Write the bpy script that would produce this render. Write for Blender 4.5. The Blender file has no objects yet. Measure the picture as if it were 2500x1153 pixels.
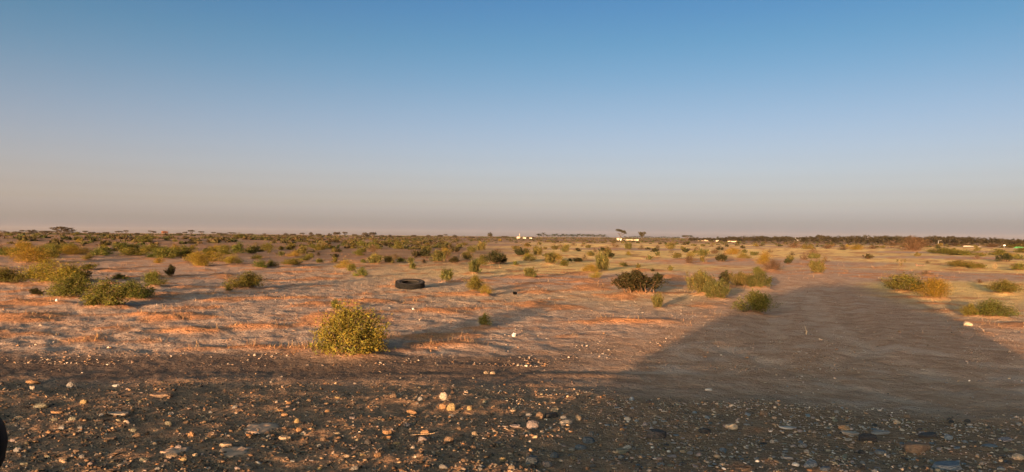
import bpy, bmesh, math, random
import numpy as np
from mathutils import Vector, Matrix, Euler

R = math.radians
rnd = random.Random(7)
C = bpy.context.scene.collection
scene = bpy.context.scene

# ------------------------------------------------------------------ camera
CAM_Z = 1.55
FPX = 1250 / math.tan(R(34.5))                      # focal length in photo pixels (2500 wide)
cam_data = bpy.data.cameras.new('camera')
cam_data.sensor_width = 36.0
cam_data.lens = 18.0 / math.tan(R(34.5))
cam_data.clip_start = 0.02
cam_data.clip_end = 20000.0
cam = bpy.data.objects.new('camera', cam_data)
C.objects.link(cam)
CAM_ROT = Euler((math.pi / 2, 0, 0)).to_matrix() @ Matrix.Rotation(R(0.52), 3, 'Z')
cam.matrix_world = Matrix.Translation((0, 0, CAM_Z)) @ CAM_ROT.to_4x4()
scene.camera = cam

# ------------------------------------------------------------------ sky and sun
SUN_EL, SUN_AZ = 4.2, 180 + 22.7                   # azimuth clockwise from +Y, the sun stands behind the camera on the left
world = bpy.data.worlds.new('World')
scene.world = world
world.use_nodes = True
nt = world.node_tree
bg = nt.nodes['Background']
sky = nt.nodes.new('ShaderNodeTexSky')
sky.sky_type = 'NISHITA'
sky.sun_disc = False
sky.sun_elevation = R(SUN_EL)
sky.sun_rotation = R(SUN_AZ)
sky.altitude = 100
sky.air_density, sky.dust_density, sky.ozone_density = 0.2, 6.0, 3.0
# dusty air near the horizon scatters light again: a correction by elevation only, the same all round
tc = nt.nodes.new('ShaderNodeTexCoord')
sep = nt.nodes.new('ShaderNodeSeparateXYZ')
mr = nt.nodes.new('ShaderNodeMapRange')
mr.inputs['From Min'].default_value = 0.0
mr.inputs['From Max'].default_value = 0.34
ramp = nt.nodes.new('ShaderNodeValToRGB')
ramp.color_ramp.interpolation = 'LINEAR'
SKY_FIX = [   # sine of the elevation, log2 of the correction
    (0.000, (5.97, 5.38, 4.68)), (0.006, (5.78, 5.18, 4.46)), (0.012, (5.35, 4.70, 3.91)), (0.020, (4.80, 4.02, 3.06)), (0.030, (4.28, 3.32, 2.21)),
    (0.042, (3.78, 2.67, 1.36)), (0.056, (3.33, 2.14, 0.77)), (0.075, (2.95, 1.75, 0.37)), (0.100, (2.60, 1.46, 0.15)), (0.125, (2.33, 1.28, 0.05)),
    (0.150, (2.08, 1.15, -0.01)), (0.180, (1.77, 1.02, -0.07)), (0.210, (1.42, 0.91, -0.10)), (0.250, (0.98, 0.77, -0.14)), (0.300, (0.56, 0.58, -0.13)),
    (0.340, (0.51, 0.55, -0.13))]
el = ramp.color_ramp.elements
while len(el) < len(SKY_FIX):
    el.new(0.5)
for e_, (p_, c_) in zip(el, SKY_FIX):
    e_.position = p_ / 0.34
    e_.color = ((c_[0] + 2) / 10, (c_[1] + 2) / 10, (c_[2] + 2) / 10, 1)
def vmath(op, a, b):
    k = nt.nodes.new('ShaderNodeVectorMath')
    k.operation = op
    for i_, v_ in enumerate((a, b)):
        if isinstance(v_, tuple):
            k.inputs[i_].default_value = v_
        else:
            nt.links.new(v_, k.inputs[i_])
    return k.outputs[0]
expo = vmath('SUBTRACT', vmath('MULTIPLY', ramp.outputs[0], (10, 10, 10)), (2, 2, 2))
corr = vmath('POWER', (2, 2, 2), expo)
nt.links.new(tc.outputs['Generated'], sep.inputs[0])
nt.links.new(sep.outputs['Z'], mr.inputs['Value'])
nt.links.new(mr.outputs[0], ramp.inputs[0])
nt.links.new(vmath('MULTIPLY', sky.outputs[0], corr), bg.inputs[0])
bg.inputs[1].default_value = 0.14

sun_data = bpy.data.lights.new('sun', 'SUN')
sun_data.energy = 5.0
sun_data.angle = R(0.8)
sun_data.color = (1.0, 0.60, 0.30)
sun = bpy.data.objects.new('sun', sun_data)
C.objects.link(sun)
sdir = Vector((math.sin(R(SUN_AZ)) * math.cos(R(SUN_EL)), math.cos(R(SUN_AZ)) * math.cos(R(SUN_EL)), math.sin(R(SUN_EL))))
sun.rotation_euler = sdir.to_track_quat('Z', 'Y').to_euler()
sun.location = sdir * 60

vs = scene.view_settings
vs.view_transform = 'Standard'
vs.look = 'None'
vs.gamma = 1.0
vs.use_curve_mapping = False
vs.exposure = 1.85
scene.cycles.max_bounces = 6
scene.cycles.diffuse_bounces = 3
scene.cycles.transparent_max_bounces = 6

# ------------------------------------------------------------------ noise helpers
_perm = np.random.RandomState(3).permutation(256)
_perm = np.concatenate([_perm, _perm])
_ang = np.random.RandomState(4).rand(256) * 2 * np.pi
_gx, _gy = np.cos(_ang), np.sin(_ang)

def pn(x, y, s=0):
    x = np.asarray(x, float) + s * 17.31
    y = np.asarray(y, float) - s * 9.77
    xi = np.floor(x); yi = np.floor(y)
    xf = x - xi; yf = y - yi
    xi = xi.astype(int) & 255; yi = yi.astype(int) & 255
    x1 = (xi + 1) & 255; y1 = (yi + 1) & 255
    u = xf * xf * xf * (xf * (xf * 6 - 15) + 10)
    v = yf * yf * yf * (yf * (yf * 6 - 15) + 10)
    def g(ix, iy, fx, fy):
        k = _perm[_perm[ix] + iy]
        return _gx[k] * fx + _gy[k] * fy
    a = g(xi, yi, xf, yf); b = g(x1, yi, xf - 1, yf)
    c = g(xi, y1, xf, yf - 1); d = g(x1, y1, xf - 1, yf - 1)
    return ((a + u * (b - a)) + v * ((c + u * (d - c)) - (a + u * (b - a)))) * 1.4

def ss(a, b, x):
    t = np.clip((np.asarray(x, float) - a) / (b - a), 0, 1)
    return t * t * (3 - 2 * t)

PATH = [(1.3, 7.3), (2.6, 8.6), (4.35, 10.8), (6.2, 15.5), (8.3, 21.0), (10.4, 26.5), (13.0, 36.0)]

def path_dist(x, y):
    best = np.full(np.shape(x), 1e9); side = np.zeros(np.shape(x))
    for (ax, ay), (bx, by) in zip(PATH[:-1], PATH[1:]):
        dx, dy = bx - ax, by - ay
        L2 = dx * dx + dy * dy
        t = np.clip(((x - ax) * dx + (y - ay) * dy) / L2, 0, 1)
        ex, ey = x - (ax + t * dx), y - (ay + t * dy)
        d = np.hypot(ex, ey)
        sg = np.sign(ex * dy - ey * dx)
        m = d < best
        best = np.where(m, d, best); side = np.where(m, sg * d, side)
    return best, side

GS = 1.31             # the plain lies below the road, so its features sit this much farther out than on level ground

def zones(x, y):
    """sand, gravel, dirt, far, gold masks of the ground, 0..1"""
    return zones_(np.asarray(x, float) / GS, np.asarray(y, float) / GS)

def bank_drop(y):
    t = np.clip((np.asarray(y, float) - 1.0) / 10.0, 0, 1)
    return -.50 * np.where(t < .88, t, .88 + .12 * ss(.88, 1.12, t) )

def zones_(x, y):
    d = np.hypot(x, y)
    gb = 7.55 - 0.34 * np.clip(x, 0, 9) + 0.5 * pn(x / 1.7, y / 1.7, 1) + 0.25 * pn(x / .5, y / .5, 2)
    gravel = 1 - ss(-0.5, 0.5, y - gb)
    gravel = np.where(y < 0, 1.0, gravel)
    tb = 9.55 + 0.35 * pn(x / 2.3, y / 2.3, 3) + 0.2 * pn(x / .6, y / .6, 4)
    pd, sd = path_dist(x, y)
    dirt = 1 - ss(-0.45, 0.55, y - tb)
    wid = 2.5 - 0.9 * ss(8, 24, y)
    dp = 1 - ss(wid - .8, wid + .9, pd + 0.5 * pn(x / 1.4, y / 1.4, 5))
    dr = (1 - ss(-1.0, 1.2, y - (12.0 + .5 * pn(x / 2, y / 2, 6)))) * ss(1.6, 3.2, x)
    dirt = np.maximum(np.maximum(dirt, dp * (1 - ss(26, 34, y))), dr)
    dirt = dirt * (1 - gravel)
    open_ = (1 - dirt) * (1 - gravel)
    n1 = pn(x / 1.9, y / 1.25, 7) + 0.45 * pn(x / .75, y / .6, 8) + 0.2 * pn(x / .3, y / .3, 9)
    sand = ss(0.0, 0.45, n1 + 0.25 * pn(x / 9, y / 9, 10)) * open_
    az = np.degrees(np.arctan2(x, y))
    right = ss(-6, 4, az)
    far = (ss(26, 62, d) * (1 - right) + ss(150, 260, d) * right) * (0.75 + .25 * ss(-.3, .3, pn(x / 40, y / 25, 11)))
    gold = ss(-20, 9, az) * ss(13, 30, d) * (1 - ss(170, 280, d)) * open_  # yellower sand at right, with the antisolar brightness also put into its colour
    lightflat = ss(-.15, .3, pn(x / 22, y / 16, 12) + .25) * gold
    return sand, gravel, dirt, far, lightflat

def h0(x, y):
    return GS * relief(np.asarray(x, float) / GS, np.asarray(y, float) / GS) + bank_drop(y)

def relief(x, y):
    d = np.hypot(x, y)
    sand, gravel, dirt, far, gold = zones_(x, y)
    near = 1 - ss(18, 45, d)
    fade = 1 - ss(500, 1500, d)
    h = 0.035 * pn(x / 6, y / 6, 20) * fade
    h = h + 0.16 * pn(x / 34, y / 26, 21) * ss(18, 70, d) * fade
    h = h + 0.05 * pn(x / 11, y / 8, 22) * ss(10, 40, d) * fade
    open_ = (1 - dirt) * (1 - gravel)
    m1 = np.clip(pn(x / 1.9, y / 1.25, 7) + 0.45 * pn(x / .75, y / .6, 8) + .25 * pn(x / 9, y / 9, 10) - .16, 0, None)
    h = h + open_ * (0.085 * m1 ** 1.1 + .05 * np.clip(pn(x / .8, y / .6, 35) - .28, 0, None)) * (1 - .35 * gold)
    h = h + open_ * (0.020 * pn(x / .5, y / .4, 23) + .010 * pn(x / .2, y / .16, 34) * (1 - ss(20, 50, d)))
    h = h + near * (0.010 * pn(x / .22, y / .2, 24) * (1 - .4 * dirt) + .005 * pn(x / .09, y / .09, 25))
    # churned clods in the gravel verge and ruts of the track that runs past the verge
    h = h + gravel * (0.022 * pn(x / .9, y / .8, 26) + .006 * np.abs(pn(x / .27, y / .25, 27)) + 0.006 * pn(x / .10, y / .10, 28))
    wob = .22 * pn(x / 3.1, y * 0.2, 29) + .08 * pn(x / .7, y * .5, 30)
    band = ss(7.5, 8.3, y) * (1 - ss(9.6, 10.4, y)) * ss(-9, -4, x + 1.5 * pn(x / 3, y / .4, 31)) * (1 - ss(2.2, 4.5, x))
    rut = np.sin((y + wob) * 2 * math.pi / 0.62)
    h = h + band * (0.017 * np.clip(rut, -.35, 1) * np.clip(.25 + 1.1 * pn(x / 1.3, y / .5, 32), 0, 1.2) * (.45 + .55 * ss(-2.5, .5, x)))
    pd, sd = path_dist(x, y)
    wheel = np.exp(-((np.abs(sd) - .78) / .20) ** 2)
    h = h - .035 * wheel * dirt * ss(8, 11, y) + .02 * np.exp(-((np.abs(sd) - 1.12) / .12) ** 2) * dirt * ss(8, 11, y)
    # low brown bank far off on the left
    azl = ss(-2, -22, np.degrees(np.arctan2(x, y)))
    bank = ss(78, 105, d) * (1 - ss(240, 420, d))
    h = h + azl * bank * (0.55 + 0.5 * pn(x / 24, y / 15, 33))
    h = np.where(y < -0.2, h * .3, h)
    return h

MOUNDS = []           # x, y, radius, height of sand trapped by bushes

def H(x, y):
    return h0(x, y)

def hs(x, y):
    return float(H(np.array([x]), np.array([y]))[0])

def ray(px, py):
    v = CAM_ROT @ Vector(((px - 1250) / FPX, (576.5 - py) / FPX, -1.0))
    return v

def gp(px, py):
    """the point of the ground seen at a pixel of the photograph"""
    v = ray(px, py)
    z = 0.0
    p = None
    for _ in range(5):
        t = (z - CAM_Z) / min(v.z, -1e-3)
        p = Vector((v.x * t, v.y * t, z))
        z = hs(p.x, p.y)
    p.z = z
    return p

def at_d(px, d):
    v = ray(px, 576.5)
    t = d / math.hypot(v.x, v.y)
    x, y = v.x * t, v.y * t
    return Vector((x, y, hs(x, y)))

# ------------------------------------------------------------------ materials
def new_mat(name):
    m = bpy.data.materials.new(name)
    m.use_nodes = True
    n = m.node_tree
    for k in list(n.nodes):
        n.nodes.remove(k)
    out = n.nodes.new('ShaderNodeOutputMaterial')
    return m, n, out

def plain(name, col, rough=.6, metal=0.0, noise=0.25, scale=12.0, bump=0.0, spec=.4):
    m, n, out = new_mat(name)
    p = n.nodes.new('ShaderNodeBsdfPrincipled')
    t = n.nodes.new('ShaderNodeTexCoord')
    z = n.nodes.new('ShaderNodeTexNoise')
    z.inputs['Scale'].default_value = scale
    z.inputs['Detail'].default_value = 4
    n.links.new(t.outputs['Object'], z.inputs['Vector'])
    r = n.nodes.new('ShaderNodeValToRGB')
    r.color_ramp.elements[0].position = .3
    r.color_ramp.elements[1].position = .7
    r.color_ramp.elements[0].color = (*[c * (1 - noise) for c in col], 1)
    r.color_ramp.elements[1].color = (*[min(1, c * (1 + noise)) for c in col], 1)
    n.links.new(z.outputs['Fac'], r.inputs[0])
    n.links.new(r.outputs[0], p.inputs['Base Color'])
    p.inputs['Roughness'].default_value = rough
    p.inputs['Metallic'].default_value = metal
    p.inputs['Specular IOR Level'].default_value = spec
    if bump:
        b = n.nodes.new('ShaderNodeBump')
        b.inputs['Strength'].default_value = .6
        b.inputs['Distance'].default_value = bump
        n.links.new(z.outputs['Fac'], b.inputs['Height'])
        n.links.new(b.outputs[0], p.inputs['Normal'])
    n.links.new(p.outputs[0], out.inputs[0])
    return m

def mixc(n, fac, a, b):
    k = n.nodes.new('ShaderNodeMix')
    k.data_type = 'RGBA'
    for s, v in (('Factor', fac), ('A', a), ('B', b)):
        if isinstance(v, (int, float)):
            k.inputs[s].default_value = v
        elif isinstance(v, tuple):
            k.inputs[s].default_value = (*v, 1)
        else:
            n.links.new(v, k.inputs[s])
    return k.outputs['Result']

def noise_out(n, vec, scale, detail=4, rough=.6, lo=.35, hi=.65):
    z = n.nodes.new('ShaderNodeTexNoise')
    z.inputs['Scale'].default_value = scale
    z.inputs['Detail'].default_value = detail
    z.inputs['Roughness'].default_value = rough
    n.links.new(vec, z.inputs['Vector'])
    m = n.nodes.new('ShaderNodeMapRange')
    m.interpolation_type = 'SMOOTHSTEP'
    m.inputs['From Min'].default_value = lo
    m.inputs['From Max'].default_value = hi
    n.links.new(z.outputs['Fac'], m.inputs['Value'])
    return m.outputs[0]

def mathn(n, op, a, b):
    k = n.nodes.new('ShaderNodeMath')
    k.operation = op
    for i, v in enumerate((a, b)):
        if isinstance(v, (int, float)):
            k.inputs[i].default_value = v
        else:
            n.links.new(v, k.inputs[i])
    return k.outputs[0]

def ground_material():
    m, n, out = new_mat('desert_ground')
    p = n.nodes.new('ShaderNodeBsdfPrincipled')
    p.inputs['Roughness'].default_value = .95
    p.inputs['Specular IOR Level'].default_value = .08
    geo = n.nodes.new('ShaderNodeNewGeometry')
    pos = geo.outputs['Position']
    a = n.nodes.new('ShaderNodeAttribute'); a.attribute_name = 'zones'
    a2 = n.nodes.new('ShaderNodeAttribute'); a2.attribute_name = 'gold'
    s = n.nodes.new('ShaderNodeSeparateColor')
    n.links.new(a.outputs['Color'], s.inputs[0])
    sand, gravel, dirt = s.outputs[0], s.outputs[1], s.outputs[2]
    far = a.outputs['Alpha']
    gold = a2.outputs['Fac']
    big = noise_out(n, pos, .35, 5, .6)
    mid = noise_out(n, pos, 2.2, 5, .65)
    fin = noise_out(n, pos, 11, 5, .7, .3, .7)
    grit = noise_out(n, pos, 48, 3, .7, .3, .7)
    crust = mixc(n, mid, (.30, .19, .128), (.43, .312, .232))
    crust = mixc(n, mathn(n, 'MULTIPLY', fin, .5), crust, (.24, .15, .10))
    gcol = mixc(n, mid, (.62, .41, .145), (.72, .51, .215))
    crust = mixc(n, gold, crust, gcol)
    sandc = mixc(n, fin, (.32, .130, .050), (.43, .195, .078))
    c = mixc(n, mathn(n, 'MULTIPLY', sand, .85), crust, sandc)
    sx = n.nodes.new('ShaderNodeSeparateXYZ'); n.links.new(pos, sx.inputs[0])
    rx = n.nodes.new('ShaderNodeMapRange'); rx.interpolation_type = 'SMOOTHSTEP'
    rx.inputs['From Min'].default_value = -.5; rx.inputs['From Max'].default_value = 3.0
    n.links.new(sx.outputs['X'], rx.inputs['Value'])
    dirt_l = mixc(n, mid, (.095, .058, .038), (.15, .098, .067))
    dirtc = mixc(n, rx.outputs[0], dirt_l, mixc(n, mid, (.33, .185, .105), (.46, .29, .185)))  # dirt colour lightened on the right to offset the van's shadow there
    dirtc = mixc(n, mathn(n, 'MULTIPLY', mathn(n, 'MULTIPLY', noise_out(n, pos, .9, 5, .6, .5, .68), rx.outputs[0]), .8), dirtc, (.50, .365, .27))
    dirtc = mixc(n, mathn(n, 'MULTIPLY', grit, .4), dirtc, (.14, .10, .075))
    a3 = n.nodes.new('ShaderNodeAttribute'); a3.attribute_name = 'pale'
    dirtc = mixc(n, mathn(n, 'MULTIPLY', a3.outputs['Fac'], .34), dirtc, (.56, .42, .31))
    c = mixc(n, dirt, c, dirtc)
    grc = mixc(n, fin, (.21, .115, .062), (.33, .195, .11))
    grc = mixc(n, mathn(n, 'MULTIPLY', grit, .4), grc, (.15, .095, .06))
    c = mixc(n, gravel, c, grc)
    farc = mixc(n, noise_out(n, pos, .05, 5, .65), (.135, .075, .042), (.25, .14, .078))
    c = mixc(n, mathn(n, 'MULTIPLY', far, .85), c, farc)
    n.links.new(c, p.inputs['Base Color'])
    hgt = mathn(n, 'ADD', mathn(n, 'MULTIPLY', fin, .6), mathn(n, 'MULTIPLY', grit, .22))
    hgt = mathn(n, 'ADD', hgt, mathn(n, 'MULTIPLY', mid, 1.2))
    vo = n.nodes.new('ShaderNodeTexVoronoi'); vo.feature = 'F1'; vo.inputs['Scale'].default_value = 16
    n.links.new(pos, vo.inputs['Vector'])
    hgt = mathn(n, 'ADD', hgt, mathn(n, 'MULTIPLY', vo.outputs['Distance'], -.7))
    vo2 = n.nodes.new('ShaderNodeTexVoronoi'); vo2.feature = 'F1'; vo2.inputs['Scale'].default_value = 5.5
    n.links.new(pos, vo2.inputs['Vector'])
    hgt = mathn(n, 'ADD', hgt, mathn(n, 'MULTIPLY', vo2.outputs['Distance'], -.8))
    b = n.nodes.new('ShaderNodeBump')
    b.inputs['Strength'].default_value = .9
    n.links.new(mathn(n, 'ADD', .024, mathn(n, 'MULTIPLY', gold, .05)), b.inputs['Distance'])
    n.links.new(hgt, b.inputs['Height'])
    n.links.new(b.outputs[0], p.inputs['Normal'])
    n.links.new(p.outputs[0], out.inputs[0])
    return m

def object_tint(name, rough=.85, var=.35, nscale=6.0, attr=None, bump=0.0, translucent=0.0):
    """base colour from the object's own colour, varied by noise and by a per-leaf value"""
    m, n, out = new_mat(name)
    oi = n.nodes.new('ShaderNodeObjectInfo')
    t = n.nodes.new('ShaderNodeTexCoord')
    z = n.nodes.new('ShaderNodeTexNoise')
    z.inputs['Scale'].default_value = nscale
    z.inputs['Detail'].default_value = 4
    n.links.new(t.outputs['Object'], z.inputs['Vector'])
    mp = n.nodes.new('ShaderNodeMapRange')
    mp.inputs['From Min'].default_value = .25
    mp.inputs['From Max'].default_value = .75
    mp.inputs['To Min'].default_value = 1 - var
    mp.inputs['To Max'].default_value = 1 + var
    n.links.new(z.outputs['Fac'], mp.inputs['Value'])
    f = mp.outputs[0]
    col = oi.outputs['Color']
    if attr:
        at = n.nodes.new('ShaderNodeAttribute'); at.attribute_name = attr
        v = n.nodes.new('ShaderNodeMix'); v.data_type = 'RGBA'; v.blend_type = 'MULTIPLY'
        v.inputs['Factor'].default_value = 1
        n.links.new(col, v.inputs['A']); n.links.new(at.outputs['Color'], v.inputs['B'])
        sc0 = n.nodes.new('ShaderNodeVectorMath'); sc0.operation = 'SCALE'
        sc0.inputs['Scale'].default_value = 2.0
        n.links.new(v.outputs['Result'], sc0.inputs[0])
        col = sc0.outputs[0]
    sc = n.nodes.new('ShaderNodeVectorMath'); sc.operation = 'SCALE'
    n.links.new(col, sc.inputs[0]); n.links.new(f, sc.inputs['Scale'])
    if translucent:
        d = n.nodes.new('ShaderNodeBsdfDiffuse')
        tr = n.nodes.new('ShaderNodeBsdfTranslucent')
        mx = n.nodes.new('ShaderNodeMixShader'); mx.inputs[0].default_value = translucent
        n.links.new(sc.outputs[0], d.inputs[0]); n.links.new(sc.outputs[0], tr.inputs[0])
        n.links.new(d.outputs[0], mx.inputs[1]); n.links.new(tr.outputs[0], mx.inputs[2])
        n.links.new(mx.outputs[0], out.inputs[0])
    else:
        p = n.nodes.new('ShaderNodeBsdfPrincipled')
        p.inputs['Roughness'].default_value = rough
        p.inputs['Specular IOR Level'].default_value = .15
        n.links.new(sc.outputs[0], p.inputs['Base Color'])
        if bump:
            b = n.nodes.new('ShaderNodeBump'); b.inputs['Strength'].default_value = .7
            b.inputs['Distance'].default_value = bump
            n.links.new(z.outputs['Fac'], b.inputs['Height']); n.links.new(b.outputs[0], p.inputs['Normal'])
        n.links.new(p.outputs[0], out.inputs[0])
    return m

def attr_mat(name, attr, rough=.9, translucent=0.0):
    m, n, out = new_mat(name)
    at = n.nodes.new('ShaderNodeAttribute'); at.attribute_name = attr
    if translucent:
        d = n.nodes.new('ShaderNodeBsdfDiffuse'); tr = n.nodes.new('ShaderNodeBsdfTranslucent')
        mx = n.nodes.new('ShaderNodeMixShader'); mx.inputs[0].default_value = translucent
        n.links.new(at.outputs['Color'], d.inputs[0]); n.links.new(at.outputs['Color'], tr.inputs[0])
        n.links.new(d.outputs[0], mx.inputs[1]); n.links.new(tr.outputs[0], mx.inputs[2])
        n.links.new(mx.outputs[0], out.inputs[0])
    else:
        p = n.nodes.new('ShaderNodeBsdfPrincipled')
        p.inputs['Roughness'].default_value = rough
        p.inputs['Specular IOR Level'].default_value = .15
        n.links.new(at.outputs['Color'], p.inputs['Base Color'])
        n.links.new(p.outputs[0], out.inputs[0])
    return m

M = {
    'ground': ground_material(),
    'leaf': object_tint('leaf', var=.25, nscale=2.5, attr='vary', translucent=.28),
    'twig': object_tint('twig', var=.3, nscale=9),
    'stone': object_tint('stone', rough=.8, var=.30, nscale=5.0, bump=.03),
    'gravel': attr_mat('gravel', 'tone'),
    'grass': attr_mat('dry_grass', 'tone', translucent=.3),
    'rubber': plain('rubber', (.007, .0066, .0062), .9, noise=.45, scale=9, bump=.004, spec=.15),
    'rubber_dust': plain('dusty_rubber', (.022, .017, .013), .95, noise=.35, scale=14, bump=.004),
    'white_paint': plain('white_paint', (.78, .76, .72), .45, noise=.05, scale=2),
    'lime_wash': plain('lime_wash', (.21, .18, .14), .9, noise=.08, scale=.6),
    'mud_wall': plain('mud_wall', (.33, .24, .16), .9, noise=.15, scale=.4),
    'glass': plain('dark_glass', (.015, .016, .018), .08, noise=.1, scale=2, spec=.6),
    'black_plastic': plain('black_plastic', (.004, .004, .0042), .7, noise=.2, scale=20, spec=.1),
    'grey_metal': plain('grey_metal', (.28, .28, .28), .5, .6, noise=.15, scale=6),
    'rim': plain('wheel_rim', (.4, .4, .41), .35, .8, noise=.1, scale=6),
    'plastic_white': plain('white_plastic', (.42, .41, .39), .6, noise=.06, scale=8),
    'green_cloth': plain('green_cloth', (.05, .22, .07), .8, noise=.2, scale=3),
    'mud': plain('dried_mud', (.36, .22, .135), .95, noise=.25, scale=9, bump=.02),
    'lamp_lens': plain('lamp_lens', (.5, .48, .45), .15, noise=.05, scale=4),
}

# ------------------------------------------------------------------ object helpers
def tag(o, label=None, cat=None, group=None, kind=None):
    for k, v in (('label', label), ('category', cat), ('group', group), ('kind', kind)):
        if v:
            o[k] = v
    return o

def mesh_np(name, verts, faces, mat, smooth=False, attrs=None):
    """faces: list of arrays (n,3) or (n,4)"""
    me = bpy.data.meshes.new(name)
    verts = np.asarray(verts, np.float32)
    fl = [np.asarray(f, np.int32) for f in faces if len(f)]
    me.vertices.add(len(verts))
    me.vertices.foreach_set('co', verts.ravel())
    loops = np.concatenate([f.ravel() for f in fl])
    sizes = np.concatenate([np.full(len(f), f.shape[1], np.int32) for f in fl])
    starts = np.concatenate([[0], np.cumsum(sizes)[:-1]]).astype(np.int32)
    me.loops.add(len(loops))
    me.loops.foreach_set('vertex_index', loops)
    me.polygons.add(len(sizes))
    me.polygons.foreach_set('loop_start', starts)
    if smooth:
        me.polygons.foreach_set('use_smooth', np.ones(len(sizes), bool))
    for an, (ty, data) in (attrs or {}).items():
        at = me.attributes.new(an, ty, 'POINT')
        key = 'color' if 'COLOR' in ty else 'value'
        at.data.foreach_set(key, np.asarray(data, np.float32).ravel())
    me.update(calc_edges=True)
    if mat:
        me.materials.append(mat)
    return me

def link(name, me, parent=None):
    o = bpy.data.objects.new(name, me)
    C.objects.link(o)
    if parent:
        o.parent = parent
    return o

def empty(name, loc=(0, 0, 0), rz=0.0, scale=(1, 1, 1)):
    o = bpy.data.objects.new(name, None)
    o.empty_display_size = .2
    C.objects.link(o)
    o.location = loc
    o.rotation_euler = (0, 0, rz)
    o.scale = scale
    return o

def bm_mesh(name, bm, mat, smooth=False):
    me = bpy.data.meshes.new(name)
    bmesh.ops.recalc_face_normals(bm, faces=bm.faces)
    bm.to_mesh(me)
    bm.free()
    if smooth:
        for p in me.polygons:
            p.use_smooth = True
    if mat:
        me.materials.append(mat)
    return me

def box_bm(c, s, bm=None, bevel=0.0, rot=None):
    b = bmesh.new()
    bmesh.ops.create_cube(b, size=1.0)
    for v in b.verts:
        v.co = Vector((v.co.x * s[0], v.co.y * s[1], v.co.z * s[2]))
    if bevel:
        bmesh.ops.bevel(b, geom=list(b.edges), offset=bevel, segments=2, affect='EDGES', profile=.6)
    for v in b.verts:
        if rot is not None:
            v.co = rot @ v.co
        v.co += Vector(c)
    if bm is None:
        return b
    tmp = bpy.data.meshes.new('tmp')
    b.to_mesh(tmp); b.free()
    bm.from_mesh(tmp)
    bpy.data.meshes.remove(tmp)
    return bm

def box(name, c, s, mat, parent=None, bevel=0.0, rot=None):
    return link(name, bm_mesh(name, box_bm(c, s, None, bevel, rot), mat), parent)

def lathe(name, prof, seg, mat, smooth=True, closed=False):
    n = len(prof)
    a = np.arange(seg) * 2 * np.pi / seg
    v = np.array([[r * math.cos(t), r * math.sin(t), z] for t in a for r, z in prof])
    f = []
    for i in range(seg):
        j = (i + 1) % seg
        for k in range(n if closed else n - 1):
            l = (k + 1) % n
            f.append((i * n + k, j * n + k, j * n + l, i * n + l))
    return mesh_np(name, v, [f], mat, smooth)

# ------------------------------------------------------------------ ground sheet
PALE_TRACKS = [   # dusty wheel marks, in pixels of the photograph, and their half width
    ([(1760, 850), (1930, 900), (2080, 945), (2260, 985), (2500, 1035)], .22), ([(1900, 985), (2100, 1000), (2260, 1020), (2500, 1068)], .24),
    ([(1960, 700), (2010, 790), (2120, 870), (2320, 925), (2500, 950)], .38), ([(1560, 905), (1750, 905), (1900, 880)], .30),
    ([(2330, 870), (2500, 905)], .35), ([(1700, 1000), (1800, 1000)], .25), ([(1940, 700), (1900, 790), (1880, 830)], .30)]

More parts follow.
